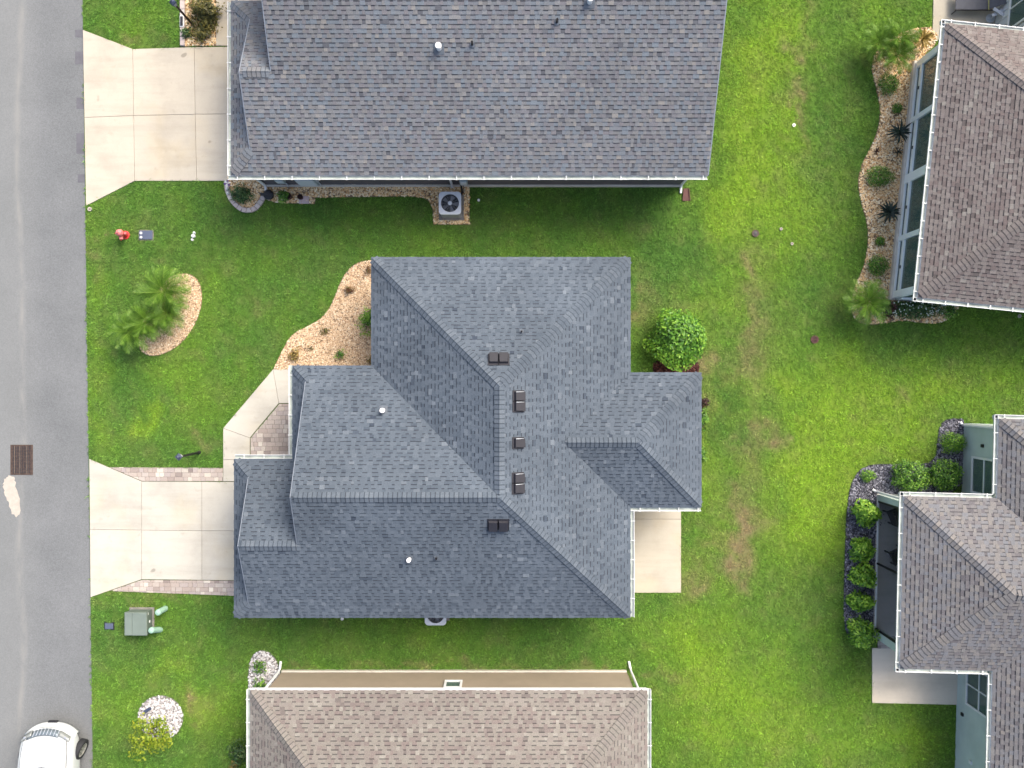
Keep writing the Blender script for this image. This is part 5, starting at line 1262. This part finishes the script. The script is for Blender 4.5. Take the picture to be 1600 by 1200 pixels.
# lounge chair, stool on the patio
lx0, ly0, _ = P(1492, 15.5, .35)
root = thing('lounge_chair', 'dark grey sling lounge chair on the tan patio', 'lounge chair', (lx0 + .9, ly0 + .3, 0))
mb = MB(); n0 = 12
top = []
for i in range(n0 + 1):
    t = i / n0; xx = lx0 + .03 + 1.08 * t; zz = .34 + .04 * math.sin(t * 3.1); yy = ly0 + .04 - .04 * math.sin(t * 3.1)
    top.append([(xx, yy, zz), (xx, ly0 + .62, zz)])
v = [q for r_ in top for q in r_]; part('seat_sling', v + [(a, b_, c - .015) for a, b_, c in v], [(2 * i, 2 * i + 2, 2 * i + 3, 2 * i + 1) for i in range(n0)] + [(2 * i + 26, 2 * i + 27, 2 * i + 29, 2 * i + 28) for i in range(n0)], M['sling'], root)
bx = lx0 + 1.15
mb = MB(); mb.add([(bx, ly0 + .03, .36), (bx + .62, ly0 + .12, .78), (bx + .62, ly0 + .60, .78), (bx, ly0 + .62, .36), (bx, ly0 + .03, .34), (bx + .62, ly0 + .12, .76), (bx + .62, ly0 + .60, .76), (bx, ly0 + .62, .34)], [(0, 1, 2, 3), (7, 6, 5, 4), (0, 4, 5, 1), (2, 6, 7, 3)]); mb.build('back_sling', M['sling'], root)
for yy in (ly0, ly0 + .65):
    mb = MB(); mb.tube([(lx0, yy, .34), (lx0 + 1.8, yy, .34)], .02, 8); mb.build('side_rail', M['black'], root)
    for xx in (lx0 + .06, lx0 + 1.72):
        mb = MB(); mb.tube([(xx, yy, .34), (xx, yy, .03)], .018, 8); mb.build('leg', M['black'], root)
mb = MB(); mb.tube([(lx0 + 1.8, ly0, .34), (lx0 + 1.8, ly0 + .65, .34)], .02, 8); mb.build('end_rail', M['black'], root)
mb = MB(); mb.tube([(bx - .03, ly0 - .01, .375), (bx - .03, ly0 + .65, .375)], .018, 8); mb.build('strap', mat('olive_strap', (.32, .32, .12), .7), root)
sx, sy, _ = P(1560, 19, .5); root = thing('folding_stand', 'pale crossed folding stand beside the lounge chair', 'stand', (sx, sy, 0))
for da in (.6, -.75):
    d = Vector((math.cos(da), -math.sin(da) if da > 0 else .4, 0)).normalized()
    mb = MB(); Tm = lambda u, w, z: (sx + d.x * u - d.y * w, sy + d.y * u + d.x * w, z)
    mb.box(-.2, .2, -.055, .055, .5 if da > 0 else .43, .54 if da > 0 else .47, Tm, .01); mb.build('bar', M['ac'], root)
mb = MB(); mb.tube([(sx, sy, .03), (sx, sy, .5)], .03, 8); mb.build('post', M['ac'], root)
mb = MB(); mb.lathe((sx, sy, .02), [(.16, 0), (.15, .03), (.03, .05)], 14); mb.build('base', M['ac'], root)
# chairs in the lanai
def patio_chair(label, e, v_, rot):
    x, y = K2(e, v_); root = thing('patio_chair', label, 'chair', (x, y, .06), 'chairs inside the screened lanai'); c, s = math.cos(rot), math.sin(rot)
    Tm = lambda a, b_, z: (x + a * c - b_ * s, y + a * s + b_ * c, z)
    mb = MB(); mb.box(-.25, .25, -.25, .25, .40, .46, Tm, .02); mb.build('seat', M['black'], root)
    mb = MB(); mb.box(-.25, -.20, -.25, .25, .46, .95, Tm); mb.build('backrest', M['black'], root)
    for sy_ in (-.25, .22): mb = MB(); mb.box(-.2, .25, sy_, sy_ + .03, .62, .66, Tm); mb.build('armrest', M['black'], root)
    for a in (-.22, .22):
        for b_ in (-.22, .22): mb = MB(); mb.box(a - .02, a + .02, b_ - .02, b_ + .02, .06, .40, Tm); mb.build('leg', M['black'], root)
patio_chair('dark patio chair in the upper corner of the lanai', .85, 4.55, .4); patio_chair('dark patio chair near the lanai middle post', .95, 3.2, 3.6)

# ------------------------------------------------------------------ white car
cx0, cyf = -15.38, -11.42
car = thing('parked_car', 'white car parked on the street with front wheel turned', 'car', (cx0, cyf - 2.2, -.02))
def lerp_tab(tab, t):
    for (a, va), (b_, vb) in zip(tab, tab[1:]):
        if t <= b_: q = (t - a) / (b_ - a); q = max(0, min(1, q)); return va + (vb - va) * q
    return tab[-1][1]
# half sections (x out, z) from the sill up to the hood centre, along length s (0 = front)
def sect(s):
    w = lerp_tab([(0, .40), (.05, .56), (.15, .74), (.35, .86), (.7, .91), (1.2, .925), (3.6, .92), (4.3, .84), (4.6, .66)], s)
    zh = lerp_tab([(0, .60), (.06, .70), (.18, .80), (.35, .88), (.8, .96), (1.25, 1.02), (1.9, 1.06), (3.8, 1.08), (4.4, 1.06), (4.6, .85)], s)
    zl = lerp_tab([(0, .36), (.1, .26), (.4, .22), (4.3, .24), (4.6, .4)], s)
    return [(w * .90, zl), (w * .985, zl + .12), (w, (zl + zh) * .5), (w * .985, zh - .16), (w * .93, zh - .06), (w * .80, zh - .012), (w * .45, zh + .02), (0, zh + .03)]
ss = [0, .03, .08, .15, .25, .4, .6, .8, 1.0, 1.25, 1.5, 1.9, 2.5, 3.1, 3.7, 4.1, 4.35, 4.5, 4.6]
v = []; f = []; npt = 15
for s in ss:
    h_ = sect(s); row = [(-x, z) for x, z in h_] + [(x, z) for x, z in reversed(h_[:-1])]
    v += [(cx0 + x, cyf - s, z) for x, z in row]
for i in range(len(ss) - 1):
    for k in range(npt - 1): f.append((i * npt + k, i * npt + k + 1, (i + 1) * npt + k + 1, (i + 1) * npt + k))
f.append(tuple(range(npt))); f.append(tuple(reversed(range((len(ss) - 1) * npt, len(ss) * npt))))
f += [(i * npt + npt - 1, i * npt, (i + 1) * npt, (i + 1) * npt + npt - 1) for i in range(len(ss) - 1)]
body = part('body', v, f, M['carpaint'], car, True)
sm = body.modifiers.new('sub', 'SUBSURF'); sm.levels = 2; sm.render_levels = 2
def patch(name, m, us, sv, lift, parent, taper=None):
    """panel riding on the body: us fractions of half width, sv lengths"""
    v = []; f = []
    for s in sv:
        h_ = sect(s); w = h_[2][0]; zh = h_[-1][1]
        for u in us:
            x = u * w
            z = float(np.interp(abs(x), [h_[7][0], h_[6][0], h_[5][0], h_[4][0], h_[3][0]], [h_[7][1], h_[6][1], h_[5][1], h_[4][1], h_[3][1]]))
            v.append((cx0 + x, cyf - s + .0, z + lift))
    n = len(us)
    f = [(i * n + k, i * n + k + 1, (i + 1) * n + k + 1, (i + 1) * n + k) for i in range(len(sv) - 1) for k in range(n - 1)]
    o = part(name, v, f, m, parent, True); md = o.modifiers.new('thick', 'SOLIDIFY'); md.thickness = .02; md.offset = -1
    return o
patch('hood', M['carpaint'], [-.80, -.78, -.6, -.3, 0, .3, .6, .78, .80], [.34, .36, .5, .7, .9, 1.1, 1.2], .016, car)
for sgn in (-1, 1):      # shut lines beside the hood
    mb = MB(); pts = []
    for q_ in (.30, .45, .7, .95, 1.18):
        h_ = sect(q_); w_ = h_[2][0]; x_ = sgn * .83 * w_
        z_ = float(np.interp(abs(x_), [h_[7][0], h_[6][0], h_[5][0], h_[4][0]], [h_[7][1], h_[6][1], h_[5][1], h_[4][1]])); pts.append((cx0 + x_, cyf - q_, z_ + .004))
    mb.tube(pts, .009, 6); mb.build('hood_seam', M['dark'], car)
mb = MB(); mb.tube([(cx0 - .66, cyf - 1.19, 1.035), (cx0, cyf - 1.12, 1.07), (cx0 + .66, cyf - 1.19, 1.035)], .016, 6); mb.build('cowl', M['dark'], car)
for sgn in (-1, 1):
    mb = MB(); mb.tube([(cx0 + sgn * .1, cyf - 1.2, 1.07), (cx0 + sgn * .55, cyf - 1.30, 1.11)], .012, 6); mb.build('wiper', M['dark'], car)
# grille, headlights, bumper as curved bands at the nose
def band(name, m, u0, u1, z0, z1, s_of, parent, n=10, out=.012):
    v = []; f = []
    for k in range(n + 1):
        u = u0 + (u1 - u0) * k / n; s = s_of(u)
        v += [(cx0 + u, cyf - s + out, z0), (cx0 + u, cyf - s - (z1 - z0) * .9 + out, z1), ]
    f = [(2 * k, 2 * k + 2, 2 * k + 3, 2 * k + 1) for k in range(n)]
    o = part(name, v, f, m, parent, True); md = o.modifiers.new('thick', 'SOLIDIFY'); md.thickness = .03; md.offset = 0
    return o
nose = lambda u: .02 + .16 * (abs(u) / .55) ** 2.2
gr = band('grille', M['grille'], -.60, .42, .70, .87, lambda u: .03 + .13 * (abs(u) / .55) ** 2.0, car, 12, .035)
for k in range(9):
    u = -.52 + k * .115; s = .03 + .13 * (abs(u) / .55) ** 2.0
    mb = MB(); mb.add([(cx0 + u + dx, cyf - s + .06 - dy, z) for dx, dy, z in ((-.012, 0, .70), (.012, 0, .70), (.012, .155, .875), (-.012, .155, .875))], [(0, 1, 2, 3)]); mb.build('grille_bar', M['metal'], gr)
for sgn in (-1, 1):
    hl = band('headlight', M['lens'], sgn * .46, sgn * .80, .745, .885, lambda u: .12 + .20 * ((abs(u) - .4) / .36) ** 1.3, car, 8, .10)
    mb = MB(); xx = cx0 + sgn * .66; yy = cyf - .25; mb.lathe((xx, yy, .845), [(.055, 0), (.05, .02), (.02, .025)], 12); mb.build('bulb_reflector', M['metal'], hl)
mb = MB()
v = []; f = []
for k in range(17):
    u = -.86 + 1.72 * k / 16; s = -.10 + .34 * (abs(u) / .86) ** 2.6
    v += [(cx0 + u, cyf - s - .12, .56), (cx0 + u, cyf - s, .52), (cx0 + u, cyf - s + .01, .40), (cx0 + u, cyf - s - .03, .28)]
f = [(4 * k + j, 4 * k + 4 + j, 4 * k + 5 + j, 4 * k + 1 + j) for k in range(16) for j in range(3)]
bp = part('bumper', v, f, M['carpaint'], car, True); md = bp.modifiers.new('thick', 'SOLIDIFY'); md.thickness = .06; md.offset = -1
mb = MB(); mb.box(cx0 - .13, cx0 + .17, cyf + .095, cyf + .15, .36, .46, bev=.01); mb.build('licence_plate_holder', M['black'], car)
# cabin
v = []; f = []
prof = [(1.16, 1.0, .80), (1.95, 1.50, .60), (2.6, 1.56, .58), (3.5, 1.52, .56), (4.35, 1.05, .70)]
for s, z, w in prof: v += [(cx0 - w, cyf - s, z), (cx0, cyf - s - .0 + (.06 if s < 1.2 else 0), z + .03), (cx0 + w, cyf - s, z)]
for s, z, w in prof: v += [(cx0 - w - (.16 if z > 1.2 else .02), cyf - s, 1.0), (cx0 + w + (.16 if z > 1.2 else .02), cyf - s, 1.0)]
for i in range(4):
    f += [(3 * i, 3 * i + 1, 3 * i + 4, 3 * i + 3), (3 * i + 1, 3 * i + 2, 3 * i + 5, 3 * i + 4)]
    f += [(15 + 2 * i, 3 * i, 3 * i + 3, 15 + 2 * i + 2), (3 * i + 2, 15 + 2 * i + 1, 15 + 2 * i + 3, 3 * i + 5)]
part('cabin', v, f, M['carpaint'], car)
mb = MB(); mb.add([(cx0 - .74, cyf - 1.17, 1.035), (cx0, cyf - 1.10, 1.065), (cx0 + .74, cyf - 1.17, 1.035), (cx0 + .57, cyf - 1.92, 1.50), (cx0, cyf - 1.90, 1.53), (cx0 - .57, cyf - 1.92, 1.50)], [(0, 1, 4, 5), (1, 2, 3, 4)]); mb.build('windshield', M['carglass'], car)
for sgn in (-1, 1):
    mb = MB(); mb.add([(cx0 + sgn * .845, cyf - 1.5, 1.06), (cx0 + sgn * .80, cyf - 2.0, 1.42), (cx0 + sgn * .79, cyf - 3.4, 1.42), (cx0 + sgn * .83, cyf - 4.0, 1.06)], [(0, 1, 2, 3)]); mb.build('side_window', M['carglass'], car)
    mb = MB(); mb.box(cx0 + sgn * .93, cx0 + sgn * 1.08, cyf - 1.62, cyf - 1.5, 1.0, 1.14, bev=.02); mb.build('wing_mirror', M['carpaint'], car)
def wheel(x, y, sgn, steer):
    Mx = Matrix.Translation((x, y, .335)) @ Matrix.Rotation(steer, 4, 'Z')
    def tor(prof, n=36):
        v = []; f = []; m_ = len(prof)
        for k in range(n):
            a = 2 * math.pi * k / n
            v += [tuple(Mx @ Vector((sgn * dx, r_0 * math.cos(a), r_0 * math.sin(a)))) for dx, r_0 in prof]
        for k in range(n):
            for j in range(m_ - 1): f.append((k * m_ + j, k * m_ + j + 1, ((k + 1) % n) * m_ + j + 1, ((k + 1) % n) * m_ + j))
        return v, f
    v, f = tor([(-.10, .20), (-.11, .29), (-.09, .335), (.09, .345), (.115, .30), (.10, .225), (.08, .215)]); w = part('wheel', v, f, M['tyre'], car, True)
    v, f = tor([(.06, .235), (.098, .228), (.100, .20), (.07, .19)]); part('rim', v, f, M['alloy'], w, True)
    v, f = tor([(.03, .20), (.03, .001)]); part('brake_disc', v, f, M['darkhole'], w, True)
    for k in range(9):
        a = 2 * math.pi * k / 9; q = MB()
        c_, s_ = math.cos(a), math.sin(a)
        q.add([tuple(Mx @ Vector((sgn * dx, r_0 * c_ - t_ * s_, r_0 * s_ + t_ * c_))) for dx, r_0, t_ in ((.09, .04, -.025), (.09, .04, .025), (.095, .21, .028), (.095, .21, -.028))], [(0, 1, 2, 3)])
        q.build('spoke', M['alloy'], w)
    v, f = tor([(.10, .055), (.105, .03), (.105, .001)], 16); part('hub', v, f, M['alloy'], w, True)
for sgn in (-1, 1):
    wheel(cx0 + sgn * .885, cyf - .84, sgn, R(-18)); wheel(cx0 + sgn * .83, cyf - 3.55, sgn, 0)

# ------------------------------------------------------------------ grass blades over the lawn
def tuft(seed, n=15):
    r_ = random.Random(seed); v = []; f = []; tn = []
    for k in range(n):
        x, y = r_.gauss(0, .032), r_.gauss(0, .032); a = r_.random() * 6.28; L = r_.uniform(.045, .085); w = r_.uniform(.0045, .008); lean = r_.uniform(.35, 1.1)
        dx, dy = math.cos(a), math.sin(a); b0_ = len(v)
        for t, ww in ((0, 1), (.55, .9)):
            cx = x + dx * L * lean * t * t * 1.1; cz = L * t * (1 - .25 * lean * t); cy = y + dy * L * lean * t * t * 1.1
            v += [(cx - dy * w * ww, cy + dx * w * ww, cz), (cx + dy * w * ww, cy - dx * w * ww, cz)]
        v.append((x + dx * L * lean * 1.1, y + dy * L * lean * 1.1, L * (1 - .32 * lean)))
        f += [(b0_, b0_ + 1, b0_ + 3, b0_ + 2), (b0_ + 2, b0_ + 3, b0_ + 4)]; tn += [r_.random()] * 5
    return v, f, tn
grassm, t, b = nodes('grass_blade')
at_ = N(t, 'ShaderNodeAttribute', attribute_name='turf', attribute_type='INSTANCER'); bt = N(t, 'ShaderNodeAttribute', attribute_name='tint')
rr = ramp(t, [(0, (.58, .62, .58)), (.6, (1.02, 1.04, 1.02)), (1, (1.6, 1.42, 1.4))]); t.links.new(bt.outputs['Fac'], rr.inputs[0])
cc = mixc(t, 1.0, at_.outputs['Color'], rr.outputs[0], 'MULTIPLY'); t.links.new(cc, b.inputs['Base Color']); b.inputs['Roughness'].default_value = .6; b.inputs['Specular IOR Level'].default_value = .25
tr = N(t, 'ShaderNodeBsdfTranslucent'); t.links.new(cc, tr.inputs[0]); mx = N(t, 'ShaderNodeMixShader'); mx.inputs[0].default_value = .3
t.links.new(b.outputs[0], mx.inputs[1]); t.links.new(tr.outputs[0], mx.inputs[2]); t.links.new(mx.outputs[0], t.nodes['Material Output'].inputs[0])
DENS = 175
lo = np.array(P2(120, 1360)); hi = np.array(P2(1760, -160))
n = int((hi - lo).prod() * DENS)
q = lo + rng.random((n, 2)) * (hi - lo)
qpx = 800 + q[:, 0] * F / H; qpy = 600 - q[:, 1] * F / H
ok = qpx > road_x(qpy) + .6 + 1.5 * samp(FC, qpx * 3, qpy * 3) * .5
for poly in EX:
    p = np.array(poly); l_, h_ = p.min(0), p.max(0)
    near = ok & (q[:, 0] > l_[0]) & (q[:, 0] < h_[0]) & (q[:, 1] > l_[1]) & (q[:, 1] < h_[1])
    idx = np.nonzero(near)[0]
    if len(idx): ok[idx[inside(q[idx], poly)]] = False
q = q[ok]; qpx = qpx[ok]; qpy = qpy[ok]; n = len(q)
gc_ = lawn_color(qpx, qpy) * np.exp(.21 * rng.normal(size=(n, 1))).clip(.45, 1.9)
dryness = (gc_[:, 0] / gc_[:, 1]).clip(.3, 1.3)
pts = np.c_[q, np.zeros(n)]
me = bpy.data.meshes.new('grass'); me.vertices.add(n); me.vertices.foreach_set('co', pts.astype(np.float32).ravel())
a = me.attributes.new('turf', 'FLOAT_COLOR', 'POINT'); a.data.foreach_set('color', np.c_[gc_, np.ones(n)].astype(np.float32).ravel())
a = me.attributes.new('rz', 'FLOAT_VECTOR', 'POINT'); a.data.foreach_set('vector', np.c_[rng.normal(0, .12, (n, 2)), rng.random(n) * 6.283].astype(np.float32).ravel())
a = me.attributes.new('sz', 'FLOAT', 'POINT'); a.data.foreach_set('value', ((.62 + .42 * rng.random(n)) * (1.15 - .35 * dryness)).astype(np.float32))
grass = bpy.data.objects.new('grass', me); COL.objects.link(grass)
tag(grass, 'short green turf grass covering the lawns', kind='stuff')
ng = bpy.data.node_groups.new('grass_tufts', 'GeometryNodeTree')
ng.interface.new_socket('Geometry', in_out='INPUT', socket_type='NodeSocketGeometry'); ng.interface.new_socket('Geometry', in_out='OUTPUT', socket_type='NodeSocketGeometry')
gi = ng.nodes.new('NodeGroupInput'); go = ng.nodes.new('NodeGroupOutput'); m2p = ng.nodes.new('GeometryNodeMeshToPoints'); iop = ng.nodes.new('GeometryNodeInstanceOnPoints'); jn = ng.nodes.new('GeometryNodeJoinGeometry')
for k in range(5):
    v, f, tn = tuft(300 + k)
    to = bpy.data.objects.new('grass_tuft', newmesh('grass_tuft', v, f, grassm, attrs={'tint': ('FLOAT', tn)}))
    oi = ng.nodes.new('GeometryNodeObjectInfo'); oi.inputs[0].default_value = to; oi.inputs['As Instance'].default_value = True
    ng.links.new(oi.outputs['Geometry'], jn.inputs[0])
na = ng.nodes.new('GeometryNodeInputNamedAttribute'); na.data_type = 'FLOAT_VECTOR'; na.inputs[0].default_value = 'rz'
ns = ng.nodes.new('GeometryNodeInputNamedAttribute'); ns.data_type = 'FLOAT'; ns.inputs[0].default_value = 'sz'
rv_ = ng.nodes.new('FunctionNodeRandomValue'); rv_.data_type = 'INT'; rv_.inputs[4].default_value = 0; rv_.inputs[5].default_value = 4
ng.links.new(gi.outputs[0], m2p.inputs[0]); ng.links.new(m2p.outputs[0], iop.inputs['Points']); ng.links.new(jn.outputs[0], iop.inputs['Instance'])
iop.inputs['Pick Instance'].default_value = True; ng.links.new(rv_.outputs[2], iop.inputs['Instance Index'])
ng.links.new(na.outputs[0], iop.inputs['Rotation']); ng.links.new(ns.outputs[0], iop.inputs['Scale']); ng.links.new(iop.outputs[0], go.inputs[0])
md = grass.modifiers.new('tufts', 'NODES'); md.node_group = ng
